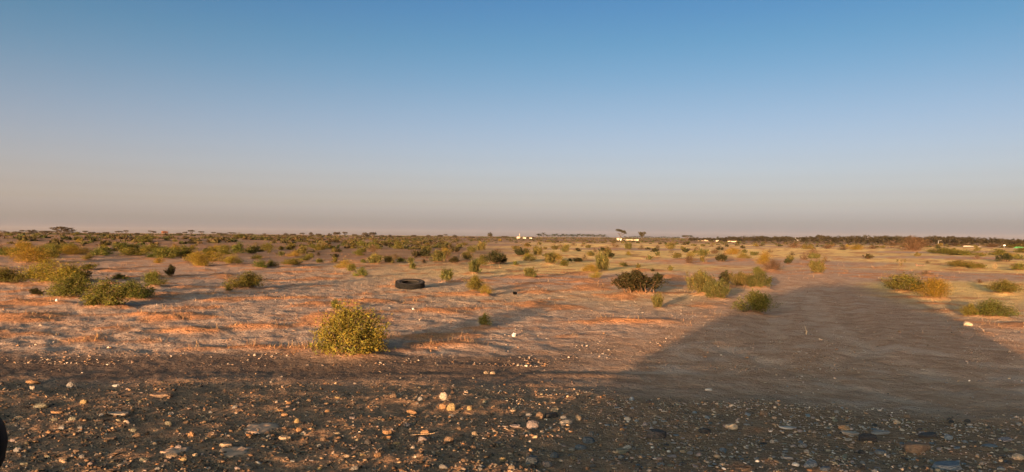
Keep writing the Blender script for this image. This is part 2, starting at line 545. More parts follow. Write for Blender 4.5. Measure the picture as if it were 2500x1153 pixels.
def build_ground():
    fine = np.arange(-44, 44.001, 0.11)
    coarse = np.arange(47, 313.001, 3.8)
    az = np.radians(np.concatenate([fine, coarse]))
    rad = [0.5]
    while rad[-1] < 70:
        rad.append(rad[-1] * 1.0112)
    while rad[-1] < 3000:
        rad.append(rad[-1] * 1.022)
    rad = np.array(rad)
    na, nr = len(az), len(rad)
    A, Rr = np.meshgrid(az, rad)
    X = (np.sin(A) * Rr).ravel(); Y = (np.cos(A) * Rr).ravel()
    Z = H(X, Y)
    sand, gravel, dirt, far, gold = zones(X, Y)
    for (mx, my, mr_, mh) in MOUNDS:
        lo = np.hypot(X - mx, Y - my)
        sel = np.where(lo < mr_ * 2.6)[0]
        if len(sel):
            e = mh * np.exp(-(lo[sel] / mr_) ** 2 * 1.6) * (1 + .5 * pn(X[sel] / .5, Y[sel] / .5, 40))
            Z[sel] += e
            sand[sel] = np.maximum(sand[sel], np.clip(e / mh * 1.3, 0, 1) * (1 - gravel[sel]))
            dirt[sel] *= 1 - np.clip(e / mh * 1.2, 0, .8)
    pale = np.zeros(len(X))
    near_ = np.where((Y > 5) & (Y < 45) & (X > -3) & (X < 30))[0]
    for pts, wd in PALE_TRACKS:
        q = [gp(*t) for t in pts]
        best = np.full(len(near_), 1e9)
        for a_, b_ in zip(q[:-1], q[1:]):
            dx, dy = b_.x - a_.x, b_.y - a_.y
            t = np.clip(((X[near_] - a_.x) * dx + (Y[near_] - a_.y) * dy) / (dx * dx + dy * dy), 0, 1)
            best = np.minimum(best, np.hypot(X[near_] - a_.x - t * dx, Y[near_] - a_.y - t * dy))
        nz = ss(-.35, .45, pn(X[near_] / .9, Y[near_] / .7, 80) + .4 * pn(X[near_] / .25, Y[near_] / .2, 81))
        pale[near_] = np.maximum(pale[near_], (1 - ss(wd * .55, wd * 1.25, best)) * (.05 + .95 * nz))
        Z[near_] -= .02 * (1 - ss(wd * .5, wd * 1.1, best)) * dirt[near_]
    verts = np.column_stack([X, Y, Z])
    verts = np.vstack([verts, [[0, 0, float(Z[:na].mean())]]])
    i = np.arange(nr - 1)[:, None] * na; j = np.arange(na)[None, :]; j2 = (j + 1) % na
    quads = np.stack([i + j, i + j2, i + na + j2, i + na + j], -1).reshape(-1, 4)
    cidx = nr * na
    fan = np.stack([np.full(na, cidx), (np.arange(na) + 1) % na, np.arange(na)], -1)
    pad = lambda q, v: np.concatenate([q, [v]])
    zc = np.column_stack([pad(sand, 0), pad(gravel, 1), pad(dirt, 0), pad(far, 0)])
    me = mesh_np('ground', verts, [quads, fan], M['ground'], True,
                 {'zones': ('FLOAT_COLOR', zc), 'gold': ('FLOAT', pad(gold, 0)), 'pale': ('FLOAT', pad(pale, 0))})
    o = link('ground', me)
    tag(o, 'dry desert ground of pale crust, orange sand mounds and dark gravel track', 'ground', kind='structure')
    return o

# ------------------------------------------------------------------ plants
def quads_from(c, a, s):
    """one quad per row: centre c, half axis a, half side s"""
    v = np.stack([c - a - s * .45, c - a * .1 + s, c + a, c - a * .1 - s], 1).reshape(-1, 3)
    f = np.arange(len(c) * 4).reshape(-1, 4)
    return v, f

def unit(v):
    return v / np.maximum(np.linalg.norm(v, axis=1, keepdims=True), 1e-9)

def tubes(paths, radii, sides=3):
    """joined thin tubes; paths: list of (k,3) arrays, radii: list of (r0, r1)"""
    V, F, off = [], [], 0
    for p, (r0, r1) in zip(paths, radii):
        p = np.asarray(p, float)
        k = len(p)
        t = np.gradient(p, axis=0)
        t = unit(t)
        up = np.where(np.abs(t[:, 2:3]) > .9, np.array([[1., 0, 0]]), np.array([[0, 0, 1.]]))
        u = unit(np.cross(t, up)); w = np.cross(t, u)
        r = np.linspace(r0, r1, k)[:, None]
        for q in range(sides):
            an = 2 * np.pi * q / sides
            V.append(p + r * (math.cos(an) * u + math.sin(an) * w))
        for q in range(sides):
            q2 = (q + 1) % sides
            for i in range(k - 1):
                F.append((off + q * k + i, off + q2 * k + i, off + q2 * k + i + 1, off + q * k + i + 1))
        off += sides * k
    return np.vstack(V), np.array(F)

BUSH = {   # max lean of the stems, scatter of leaves round a stem, leaf length/width, uprightness, leaf start along the stem, stems drawn
    'soft':  dict(lean=82, spread=.055, ll=.040, lw=.015, up=.25, t0=0.22, foot=0.30, stems=60, jit=(.58, 1.12)),
    'dome':  dict(lean=88, spread=.040, ll=.030, lw=.012, up=.25, t0=.30, foot=.34, stems=90, jit=(.80, 1.06), loose=.72),
    'broom': dict(lean=62, spread=.026, ll=.060, lw=.011, up=.80, t0=0.10, foot=0.62, stems=40, jit=(.62, 1.10)),
    'dark':  dict(lean=64, spread=.036, ll=.042, lw=.021, up=.55, t0=0.28, foot=0.50, stems=60, jit=(.60, 1.12)),
    'airy':  dict(lean=80, spread=.075, ll=.034, lw=.009, up=.30, t0=0.15, foot=0.35, stems=34, jit=(.70, 1.12)),
    'bare':  dict(lean=80, spread=.050, ll=.060, lw=.004, up=.40, t0=0.12, foot=0.25, stems=70, jit=(.65, 1.10)),
}
LOD = {'big': (120, 60, 1.1), 'mid': (60, 38, 1.9), 'small': (30, 28, 3.1)}

def bush_meshes(kind, lod, seed):
    P = BUSH[kind]
    ns, nl, ls = LOD[lod]
    if kind == 'dome':
        ns, nl = 210, 70
    if kind == 'airy':
        nl = int(nl * 1.3)
    if kind == 'bare':
        nl = int(nl * .8)
    r = np.random.RandomState(seed * 101 + len(kind))
    # a few sub-clumps make the outline lumpy
    nc = r.randint(6, 11)
    cphi = r.rand(nc) * 2 * np.pi
    cth = np.radians(r.rand(nc) * P['lean'])
    cj = r.uniform(*P['jit'], nc)
    k = r.randint(0, nc, ns)
    phi = cphi[k] + r.randn(ns) * .42
    th = np.abs(cth[k] + r.randn(ns) * .24)
    loose = r.rand(ns) < P.get('loose', .25)
    phi = np.where(loose, r.rand(ns) * 2 * np.pi, phi)
    th = np.where(loose, np.radians(P['lean']) * np.sqrt(r.rand(ns)), th)
    th = np.clip(th, 0, R(86))
    jit = np.where(loose, r.uniform(*P['jit'], ns), cj[k] * r.uniform(.85, 1.06, ns))
    tip = np.column_stack([.5 * np.sin(th) * np.cos(phi), .5 * np.sin(th) * np.sin(phi), .97 * np.cos(th) ** .8 + .03]) * jit[:, None]
    base = np.column_stack([tip[:, 0] * P['foot'] + r.randn(ns) * .05, tip[:, 1] * P['foot'] + r.randn(ns) * .05, np.full(ns, -.03)])
    bend = np.column_stack([tip[:, 0] * (.42 + P['foot'] * .6), tip[:, 1] * (.42 + P['foot'] * .6), tip[:, 2] * .62]) * (1 + r.randn(ns, 1) * .08)
    def at(i, t):
        t = t[:, None]
        return base[i] * (1 - t) ** 2 + 2 * t * (1 - t) * bend[i] + t * t * tip[i]
    i = np.repeat(np.arange(ns), nl)
    t = P['t0'] + (1 - P['t0']) * r.rand(len(i)) ** .75
    c = at(i, t)
    tang = unit(at(i, np.clip(t + .03, 0, 1.05)) - at(i, t - .03))
    sp = P['spread'] * (1 if lod == 'big' else 1.15)
    c = c + r.randn(len(c), 3) * sp * np.array([1, 1, 1.25])
    c[:, 2] = np.abs(c[:, 2]) + .01
    ax = unit(tang * P['up'] + unit(r.randn(len(c), 3)) * (1.05 - P['up'] * .8))
    sd = unit(np.cross(ax, r.randn(len(c), 3)))
    size = r.uniform(.4, 1.5, (len(c), 1)) * ls ** .8
    a = ax * P['ll'] * .5 * size * np.array([1, 1, 1.5])
    s = sd * P['lw'] * .5 * size * ls ** .2 * np.array([1, 1, 1.5])
    v, f = quads_from(c, a, s)
    bright = r.uniform(.30, .68, (len(c), 1))
    hue = r.randn(len(c), 1) * .10 + (r.rand(ns)[i][:, None] - .5) * .18
    vary = np.clip(np.concatenate([bright * (1 + hue), bright, bright * (1 - hue * .6), np.ones_like(bright)], 1), 0, 1)
    vary = np.repeat(vary, 4, 0)
    fol = mesh_np('foliage', v, [f], M['leaf'], False, {'vary': ('FLOAT_COLOR', vary)})
    m = min(ns, P['stems'] if lod == 'big' else P['stems'] // 3 + 2)
    tt = np.linspace(0, .93, 4)
    paths = [at(np.full(4, q), tt) for q in range(m)]
    th_ = .007 if kind != 'dark' else .011
    v, f = tubes(paths, [(th_ * ls ** .4, th_ * .35 * ls ** .4)] * m)
    stem = mesh_np('stems', v, [f], M['twig'])
    return fol, stem

_bush_cache = {}

def get_bush(kind, lod, var):
    key = (kind, lod, var)
    if key not in _bush_cache:
        _bush_cache[key] = bush_meshes(kind, lod, var + 1)
    return _bush_cache[key]

TINT = {'dome': (.105, .092, .018), 'soft': (.090, .080, .019), 'broom': (.088, .073, .023), 'dark': (.034, .031, .013), 'airy': (.155, .108, .018), 'bare': (.085, .055, .028)}
TWIG = {'dome': (.13, .085, .045), 'soft': (.11, .075, .04), 'broom': (.13, .085, .045), 'dark': (.10, .056, .030), 'airy': (.16, .10, .045), 'bare': (.11, .06, .035)}

def bush(px, py, w, h, kind, label, group=None, name='bush', tint=None, mound=True):
    p = gp(px, py)
    d = math.hypot(p.x, p.y)
    k = d / FPX / math.cos(math.atan2(p.x, p.y)) if False else p.y / FPX
    W, Hh = w * k, h * k
    lod = 'big' if w >= 44 else ('mid' if w >= 20 else 'small')
    fol, stem = get_bush(kind, lod, rnd.randrange(3 if lod == 'big' else 4))
    p.y += W * .32                                     # the pixel marks the front foot of the plant
    p.x *= (p.y / (p.y - W * .32))
    p.z = hs(p.x, p.y)
    if mound and d < 92:
        MOUNDS.append((p.x, p.y, W * .62, min(.05 + .05 * W, .16)))
        p.z += min(.05 + .05 * W, .16) * .55
    rz = rnd.uniform(0, 6.283)
    fw, fh = (1.50 if kind in ('broom', 'dark') else (1.16 if kind == 'dome' else 1.42)), 1.10
    t = list(tint or TINT[kind])
    f_ = rnd.uniform(.82, 1.18)
    hshift = rnd.uniform(-.12, .16)
    t = [t[0] * f_ * (1 + hshift), t[1] * f_, t[2] * f_]
    tw = TWIG[kind]
    if w >= 18:
        root = empty(name, p, rz, (W * fw, W * fw, Hh * fh))
        fo = link('foliage', fol, root); fo.color = (*t, 1)
        so = link('stems', stem, root); so.color = (*tw, 1)
    else:
        root = link(name, fol)
        root.location = p; root.rotation_euler = (0, 0, rz); root.scale = (W * fw, W * fw, Hh * fh)
        root.color = (*t, 1)
    tag(root, label, 'bush', group)
    return root

# px, py of the foot, width, height in photo pixels, kind, label (None: one of the alike ones of its patch)
BUSHES = [
    (857, 876, 168, 110, 'dome', 'large bushy yellow green shrub alone at the edge of the dark track'),
    (817, 758, 26, 20, 'soft', 'small green bush just behind the large foreground shrub'),
    (1182, 800, 28, 26, 'soft', 'small dark green bush on the sand right of the large foreground shrub'),
    (1160, 716, 48, 34, 'soft', 'green bush with a yellow side, right of the old tyre'),
    (1186, 721, 24, 22, 'airy', 'small yellow bush touching the green bush right of the tyre'),
    (1088, 688, 34, 29, 'broom', 'upright grey green bush close behind the right side of the tyre'),
    (1156, 671, 34, 31, 'broom', 'upright grey green bush below the wide dark bush right of centre'),
    (1206, 646, 46, 28, 'dark', 'wide almost black bush standing beyond the tyre, near the centre'),
    (1228, 645, 22, 20, 'dark', 'small black bush joined to the right end of the wide dark bush'),
    (1174, 650, 24, 20, 'soft', 'yellow green bush at the left foot of the wide dark bush'),
    (1074, 641, 43, 24, 'broom', 'rounded yellow green bush right of the pair of black bushes'),
    (1038, 631, 28, 19, 'dark', 'larger of the two black bushes left of centre'),
    (1016, 630, 18, 15, 'dark', 'smaller of the two black bushes left of centre'),
    (1006, 659, 20, 15, 'broom', 'small round green bush straight behind the tyre'),
    (1003, 645, 18, 15, 'broom', 'second small bush behind the tyre, below the black pair'),
    (1036, 643, 19, 10, 'bare', 'low brown dry bush between the black pair and the tyre'),
    (1552, 721, 112, 48, 'dark', 'big dark bush with bare brown stems right of centre'),
    (1606, 691, 28, 21, 'dark', 'dark bush behind the right shoulder of the big stemmy bush'),
    (1606, 754, 30, 34, 'broom', 'small upright yellow green bush in front of the big dark stemmy bush'),
    (1712, 722, 72, 50, 'broom', 'sprawling green bush of upright shoots, left half of the long clump'),
    (1756, 732, 62, 42, 'broom', 'front right half of the sprawling clump of upright green shoots'),
    (1772, 696, 30, 28, 'dark', 'dark bush on orange sand behind the sprawling clump'),
    (1805, 704, 60, 32, 'broom', 'green bush left half of the hedge-like pair above the car shadow'),
    (1852, 707, 70, 36, 'broom', 'wide bush right half of the hedge-like pair above the car shadow'),
    (1849, 671, 30, 15, 'soft', 'low green bush behind the hedge-like pair'),
    (1843, 769, 78, 48, 'soft', 'dark green bush standing in the long car shadow'),
    (1998, 671, 40, 32, 'broom', 'upright yellow green bush beyond the tip of the car shadow'),
    (2212, 714, 84, 40, 'soft', 'wide olive bush at the right edge of the car shadow'),
    (2280, 732, 76, 44, 'airy', 'yellow bush in front of the wide olive bush at right'),
    (2450, 718, 60, 28, 'soft', 'low olive bush alone near the right edge'),
    (2372, 775, 44, 26, 'soft', 'smaller green bush at the shadow edge on the right'),
    (2430, 778, 62, 38, 'soft', 'round green bush on orange sand near the right edge, beside a smaller one'),
    (1468, 663, 40, 42, 'broom', 'tall green bush of upright shoots left of the big dark bush'),
    (1483, 625, 20, 19, 'broom', 'bush rising behind the tall bush of upright shoots'),
    (1442, 666, 32, 18, 'airy', 'yellow green bush at the left foot of the tall upright bush'),
    (1454, 681, 24, 15, 'airy', 'small yellow tuft below the tall upright bush'),
    (1292, 677, 34, 22, 'broom', 'spiky green bush alone on the sand near the centre'),
    (1342, 646, 36, 26, 'broom', 'full bush of upright shoots, left of a row of small bushes'),
    (1376, 652, 22, 16, 'soft', 'leftmost of the row of small bushes right of centre'),
    (840, 655, 30, 19, 'airy', 'bright yellow bush left of centre, first of three in a line'),
    (860, 664, 22, 17, 'soft', 'middle bush of the line of three beside the bright yellow bush'),
    (881, 677, 25, 20, 'soft', 'lowest bush of the line of three left of the tyre'),
    (918, 645, 40, 20, 'broom', 'long green bush left of the small round bushes behind the tyre'),
    (948, 644, 28, 17, 'broom', 'right end of the long green bush left of centre'),
    (600, 707, 66, 36, 'soft', 'rounded green bush with a yellow top on the left-hand sand'),
    (557, 712, 16, 14, 'soft', 'tiny bush at the left foot of the rounded green bush'),
    (418, 678, 24, 24, 'dark', 'small black upright bush standing alone at left'),
    (256, 752, 84, 60, 'soft', 'nearest grey green bush of the left-hand group'),
    (333, 727, 72, 40, 'soft', 'yellowish bush right of the nearest grey green bush at left'),
    (375, 704, 50, 32, 'soft', 'green bush behind the yellowish bush at left'),
    (170, 730, 70, 52, 'soft', 'green bush in front of the big feathery yellow bush'),
    (135, 694, 100, 51, 'airy', 'big feathery yellow bush at left'),
    (185, 690, 60, 34, 'soft', 'dark green bush at the right side of the feathery yellow bush'),
    (215, 661, 35, 14, 'soft', 'low green bush behind the feathery yellow bush'),
    (75, 681, 26, 20, 'soft', 'small green bush left of the feathery yellow bush'),
    (22, 697, 58, 34, 'soft', 'dark green bush cut by the left edge'),
    (85, 721, 34, 14, 'dark', 'low black tuft on the pale crust at far left'),
    (294, 684, 28, 12, 'soft', 'flat green tuft between the feathery bush and the black bush'),
    (490, 652, 46, 33, 'airy', 'golden yellow bush, left of three bright bushes in a row'),
    (533, 641, 42, 24, 'airy', 'middle of three bright yellow bushes in a row'),
    (570, 645, 32, 20, 'airy', 'right of three bright yellow bushes in a row'),
    (78, 645, 80, 34, 'airy', 'wide yellow bush low in the upper left patch'),
    (52, 626, 52, 30, 'airy', 'tall yellow bush at upper left'),
    (125, 622, 46, 22, 'soft', 'green bush between the two yellow bushes at upper left'),
    (182, 624, 60, 20, 'airy', 'flat yellow bush at the right end of the upper left patch'),
    (8, 625, 44, 18, 'soft', 'green bush at the left edge beside the tall yellow bush'),
    (245, 598, 40, 20, 'soft', 'dark green bush, first of four round ones in the far left row'),
    (305, 595, 44, 17, 'soft', 'second of four round dark green bushes in the far left row'),
    (353, 596, 40, 17, 'soft', 'third of four round dark green bushes in the far left row'),
    (400, 599, 54, 20, 'soft', 'last and widest of four round dark green bushes in the far left row'),
    (2226, 613, 84, 33, 'bare', 'big brown leafless bush in front of the right-hand tree line'),
    (2428, 657, 12, 13, 'bare', 'pale dry tuft like a bundle of straw on the right-hand sand'),
    (2350, 655, 48, 15, 'soft', 'long low green bush on the pale sand at right'),
    (2390, 657, 32, 12, 'soft', 'low bush at the right end of the long green bush on pale sand'),
    (2488, 661, 34, 16, 'soft', 'low green bush at the right edge on the pale sand'),
    (2118, 634, 19, 10, 'dark', 'small round dark bush alone on the bare pale sand at right'),
    (2384, 634, 19, 10, 'bare', 'small brown bush with a long shadow on pale sand at right'),
    (2484, 635, 19, 12, 'soft', 'small green bush with a long shadow at the right edge of the pale sand'),
]
for t_ in [
    (120, 598, 60, 18, 'soft'), (162, 602, 48, 18, 'soft'), (45, 598, 60, 16, 'soft'), (8, 597, 40, 12, 'soft'),
    (582, 621, 30, 24, 'soft'), (617, 620, 30, 21, 'soft'), (549, 618, 28, 17, 'soft'), (515, 622, 32, 16, 'soft'), (402, 633, 38, 24, 'soft'),
    (442, 630, 44, 27, 'soft'), (378, 617, 46, 18, 'soft'), (326, 627, 46, 18, 'soft'), (289, 612, 28, 16, 'soft'), (330, 611, 48, 13, 'soft'),
    (386, 645, 24, 13, 'airy'), (370, 633, 24, 10, 'soft'), (187, 578, 24, 8, 'soft'), (510, 598, 22, 9, 'soft'), (548, 599, 32, 9, 'soft'),
    (590, 594, 28, 12, 'soft'), (638, 655, 32, 18, 'soft'), (663, 652, 22, 14, 'soft'), (713, 648, 46, 14, 'soft'), (717, 628, 22, 13, 'airy'),
    (738, 624, 34, 20, 'broom'), (758, 630, 16, 12, 'soft'), (654, 612, 28, 18, 'soft'), (686, 606, 18, 10, 'soft'), (710, 611, 28, 17, 'soft'),
    (778, 626, 16, 11, 'bare'), (780, 643, 18, 11, 'soft'), (818, 643, 18, 11, 'soft'), (818, 633, 18, 11, 'dark'), (816, 616, 12, 10, 'soft'),
    (827, 618, 12, 8, 'dark'), (888, 643, 18, 10, 'soft'), (887, 618, 20, 13, 'broom'), (882, 602, 20, 14, 'soft'), (909, 601, 18, 12, 'soft'),
    (942, 600, 18, 10, 'dark'), (972, 608, 20, 17, 'soft'), (987, 607, 13, 8, 'soft'), (765, 599, 20, 10, 'soft'), (783, 601, 22, 15, 'soft'),
    (777, 610, 16, 12, 'soft'), (808, 604, 16, 8, 'soft'), (862, 607, 15, 7, 'soft'), (922, 608, 16, 10, 'soft'), (1044, 615, 27, 15, 'broom'),
    (1090, 619, 20, 12, 'airy'), (1111, 618, 19, 11, 'dark'), (1150, 618, 28, 15, 'broom'), (1175, 612, 32, 20, 'broom'), (1108, 636, 9, 6, 'dark'),
    (1216, 617, 16, 8, 'bare'), (1273, 625, 28, 16, 'dark'), (1311, 624, 28, 21, 'broom'), (1288, 604, 20, 10, 'broom'), (1355, 610, 18, 11, 'broom'),
    (1381, 617, 26, 18, 'broom'), (1401, 601, 16, 9, 'bare'), (1422, 605, 11, 8, 'bare'), (1436, 606, 13, 10, 'broom'), (1391, 641, 10, 8, 'dark'),
    (1412, 642, 24, 10, 'dark'), (1428, 638, 14, 12, 'bare'), (1442, 626, 26, 11, 'broom'), (1258, 649, 16, 8, 'soft'), (1524, 652, 20, 9, 'soft'),
    (1557, 657, 13, 12, 'broom'), (1637, 662, 15, 12, 'broom'), (1593, 665, 10, 8, 'dark'), (1496, 601, 16, 9, 'bare'), (1507, 606, 16, 7, 'bare'),
    (1535, 609, 22, 15, 'broom'), (1567, 609, 16, 11, 'bare'), (1638, 609, 28, 16, 'broom'), (1606, 608, 16, 10, 'bare'), (1583, 635, 16, 12, 'broom'),
    (1606, 626, 12, 10, 'broom'), (1655, 632, 26, 12, 'broom'), (1675, 617, 16, 10, 'dark'), (1696, 619, 16, 10, 'broom'), (1714, 627, 26, 18, 'broom'),
    (1716, 644, 14, 14, 'broom'), (1746, 620, 20, 12, 'bare'), (1790, 622, 32, 16, 'airy'), (1767, 628, 16, 10, 'bare'), (1838, 624, 20, 10, 'broom'),
    (1816, 632, 22, 12, 'airy'), (1868, 648, 36, 26, 'airy'), (1884, 661, 44, 26, 'bare'), (1881, 617, 14, 8, 'bare'), (1932, 623, 17, 9, 'bare'),
    (1961, 637, 19, 16, 'bare'), (1987, 634, 34, 13, 'broom'), (2014, 641, 17, 12, 'bare'), (1923, 646, 20, 12, 'dark'), (1938, 606, 36, 12, 'bare'),
    (1975, 609, 36, 11, 'broom'), (2020, 608, 34, 11, 'bare'), (2060, 611, 30, 10, 'bare'), (2092, 609, 34, 11, 'airy'), (2130, 608, 26, 9, 'bare'),
    (2264, 645, 14, 7, 'bare'), (2262, 673, 22, 10, 'bare'), (2391, 692, 18, 8, 'bare'), (2300, 620, 60, 14, 'soft'), (2330, 623, 50, 12, 'soft'),
    (2362, 624, 40, 13, 'soft'), (2398, 626, 17, 9, 'soft'), (2438, 624, 38, 14, 'soft'), (2466, 628, 26, 10, 'airy'), (2495, 618, 30, 12, 'soft'),
    (2260, 603, 44, 8, 'bare'), (2420, 604, 50, 9, 'bare'), (2480, 606, 40, 10, 'soft'), (2340, 602, 50, 8, 'bare'), (2180, 600, 40, 8, 'bare'),
]:
    BUSHES.append((*t_, None))

KIND_WORDS = {'soft': 'green leafy bush', 'broom': 'upright grey green bush', 'dark': 'dark almost black bush', 'airy': 'yellow feathery bush', 'bare': 'brown dry twiggy bush'}

def patch_words(px, py):
    far = py < 612
    if px < 640:
        return 'in the far scrub row at left' if far else 'on the left-hand sand'
    if px < 1000:
        return 'in the far scrub left of centre' if far else 'on the open ground left of the tyre'
    if px < 1260:
        return 'beyond the black bush pair near the centre'
    if px < 1520:
        return 'on the far sand before the palm grove' if far else 'around the tall upright bush right of centre'
    if px < 1900:
        return 'in the far scrub below the two umbrella trees' if far else 'on golden ground beyond the big stemmy bush'
    return 'in the far scrub before the right-hand tree line' if far else 'on the pale sand at right'

rnd.seed(11)
for (px, py, w, h, kind, lab) in BUSHES:
    grp = None
    if lab is None:
        size = 'small ' if w < 24 else ('wide ' if w > 40 else '')
        lab = size + KIND_WORDS[kind] + ' ' + patch_words(px, py)
        grp = 'bushes ' + patch_words(px, py)
    tint = None
    if lab.startswith('pale dry tuft'):
        tint = (.30, .20, .10)
    if px < 640 and kind == 'soft':
        tint = (.076, .074, .017)
    bush(px, py, w, h, kind, lab, grp, tint=tint)

# more of the far scrub, bush by bush
taken = [(b[0], b[1], b[2]) for b in BUSHES]
count = 0
tries = 0
while count < 165 and tries < 6000:
    tries += 1
    px = rnd.uniform(-60, 2560)
    hor = 576.5 + (px - 1250) * .0091
    off = rnd.choice([rnd.uniform(12, 26), rnd.uniform(16, 46), rnd.uniform(20, 70)])
    py = hor + off
    if 1100 < px < 1500 and off < 30 and rnd.random() < .8:
        continue
    if 1990 < px < 2420 and 32 < off and rnd.random() < .93:
        continue
    w = off * rnd.uniform(.22, .55) + 3
    if any(abs(px - q) < (w + ww) * .5 and abs(py - r_) < 6 for q, r_, ww in taken):
        continue
    kind = rnd.choice(['soft', 'soft', 'broom', 'bare', 'airy'] if px < 1000 else ['broom', 'broom', 'bare', 'bare', 'airy', 'dark'])
    size = 'tiny ' if w < 12 else 'small '
    bush(px, py, w, w * rnd.uniform(.45, .7), kind, size + KIND_WORDS[kind] + ' ' + patch_words(px, py), 'scattered bushes ' + patch_words(px, py))
    taken.append((px, py, w))
    count += 1

build_ground()

def zmound(x, y):
    """height of the finished ground, bush mounds included"""
    z = hs(x, y)
    for (mx, my, mr_, mh) in MOUNDS:
        q = math.hypot(x - mx, y - my)
        if q < mr_ * 2.6:
            z += mh * math.exp(-(q / mr_) ** 2 * 1.6)
    return z

# ------------------------------------------------------------------ the old tyre
def build_tyre():
    p = gp(1001, 708)
    k = p.y / FPX
    rad = 36 * k; wid = 13.5 * k
    p.y += rad; p.x *= p.y / (p.y - rad); p.z = hs(p.x, p.y) + rad * .10
    root = empty('tyre', p)
    root.rotation_euler = (R(9.0), R(-1.5), .3)
    ri = rad * .60
    h = wid
    # carcass: outer tread face, rounded shoulders, bulged sidewalls, open bead
    prof = [(ri, .20 * h), (ri * 1.03, .10 * h), (rad * .72, .02 * h), (rad * .85, 0.0), (rad * .93, .04 * h), (rad * .965, .12 * h),
            (rad * .97, .5 * h), (rad * .965, .88 * h), (rad * .93, .96 * h), (rad * .85, 1.0 * h), (rad * .72, .98 * h), (ri * 1.03, .90 * h), (ri, .80 * h),
            (ri * 1.02, .74 * h), (rad * .80, .84 * h), (rad * .90, .5 * h), (rad * .80, .16 * h), (ri * 1.02, .26 * h)]
    link('carcass', lathe('carcass', prof, 72, M['rubber'], True, True), root)
    bm = bmesh.new()
    n = 46
    for i in range(n):
        a = 2 * math.pi * i / n
        for (z0, z1, da) in ((.03, .30, 0), (.70, .97, .5), (.36, .64, .25)):
            aa = a + da * 2 * math.pi / n
            rot = Matrix.Rotation(aa, 3, 'Z')
            c = rot @ Vector((rad * .985, 0, (z0 + z1) / 2 * h))
            box_bm(c, (rad * .055, rad * .085, (z1 - z0) * h), bm, 0, rot)
    link('tread', bm_mesh('tread', bm, M['rubber']), root)
    ring = lathe('bead_ring', [(ri * .995, .80 * h), (ri * 1.0, .925 * h), (ri * 1.05, .935 * h), (ri * 1.06, .915 * h)], 72, M['rubber_dust'])
    link('bead_ring', ring, root)
    dust = lathe('sidewall_dust', [(rad * .74, .985 * h), (rad * .79, 1.008 * h), (rad * .86, 1.006 * h), (rad * .90, .984 * h)], 72, M['rubber_dust'])
    link('sidewall_rib', dust, root)
    tag(root, 'old black off-road tyre lying flat on the pale sand', 'tyre')
build_tyre()

# ------------------------------------------------------------------ stones
def stone_mesh(kind, seed):
    r = np.random.RandomState(seed)
    bm = bmesh.new()
    bmesh.ops.create_icosphere(bm, subdivisions=2 if kind != 'slab' else 2, radius=.5)
    planes = []
    for _ in range({'cobble': 6, 'angular': 11, 'slab': 7, 'flake': 6}[kind]):
        nrm = Vector(r.randn(3)).normalized()
        planes.append((nrm, r.uniform(.30, .44) if kind != 'cobble' else r.uniform(.36, .46)))
    ph = r.rand(3) * 10
    for v in bm.verts:
        c = v.co.copy()
        for nrm, dd in planes:
            e = c.dot(nrm) - dd
            if e > 0:
                c -= nrm * e * (.95 if kind != 'cobble' else .85)
        c *= 1 + .08 * math.sin(c.x * 9 + ph[0]) * math.sin(c.y * 8 + ph[1]) + r.uniform(-.03, .03)
        v.co = c
    if kind in ('slab', 'flake'):
        lim = .16 if kind == 'slab' else .10
        for v in bm.verts:
            v.co.z = max(-lim, min(lim, v.co.z * .8 + v.co.x * .08)) + r.uniform(-.015, .015)
    xs = [v.co.x for v in bm.verts]; ys = [v.co.y for v in bm.verts]; zs = [v.co.z for v in bm.verts]
    mx, my, mz = max(xs) - min(xs), max(ys) - min(ys), max(zs) - min(zs)
    for v in bm.verts:
        v.co = Vector(((v.co.x - (max(xs) + min(xs)) / 2) / mx, (v.co.y - (max(ys) + min(ys)) / 2) / my, (v.co.z - min(zs)) / mz))
    return bm_mesh('stone', bm, M['stone'], smooth=False)

STONE_M = {k: [stone_mesh(k, 31 + i * 7 + len(k)) for i in range(5)] for k in ('cobble', 'angular', 'slab', 'flake')}
SC = {   # stone colours
    'orange': (0.223, 0.124, 0.062), 'tan': (0.248, 0.180, 0.118), 'pale': (.235, .19, .15), 'yellow': (.22, .155, .075), 'grey': (0.136, 0.124, 0.115), 'lilac': (.17, .135, .125),
    'dark': (0.034, 0.031, 0.030), 'blue': (0.084, 0.096, 0.108), 'brown': (0.124, 0.081, 0.053), 'olive': (0.124, 0.112, 0.081), 'white': (.33, .30, .265),
}

def stone(px, py, w, h, kind, col, label, group=None, lift=0.0, name='stone', deep=.72, cat='stone'):
    p = gp(px, py)
    k = p.y / FPX
    W, Hh = w * k, h * k
    D = W * (deep if w < 1.9 * h else .62)
    flat = D * (CAM_Z / p.y)                              # apparent height the top face adds, seen from above
    Hz = max(Hh - flat * .8, Hh * .45)
    p.y += D * .5; p.x *= p.y / (p.y - D * .5)
    p.z = zmound(p.x, p.y) + lift * k - Hz * (.38 if not lift else .12)
    o = link(name, rnd.choice(STONE_M[kind]))
    o.location = p
    o.rotation_euler = (rnd.uniform(-.1, .1), rnd.uniform(-.12, .12), rnd.uniform(-.35, .35) + (math.pi if rnd.random() < .5 else 0))
    o.scale = (W * 1.04, D * 1.04, Hz * 1.35)
    c = SC[col]
    f = rnd.uniform(.8, 1.1) * (.8 if px < 1470 else 1.45)  # stone colour lowered in the sun, raised where the van's shadow falls
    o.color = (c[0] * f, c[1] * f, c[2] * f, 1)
    tag(o, label, cat, group)
    return o

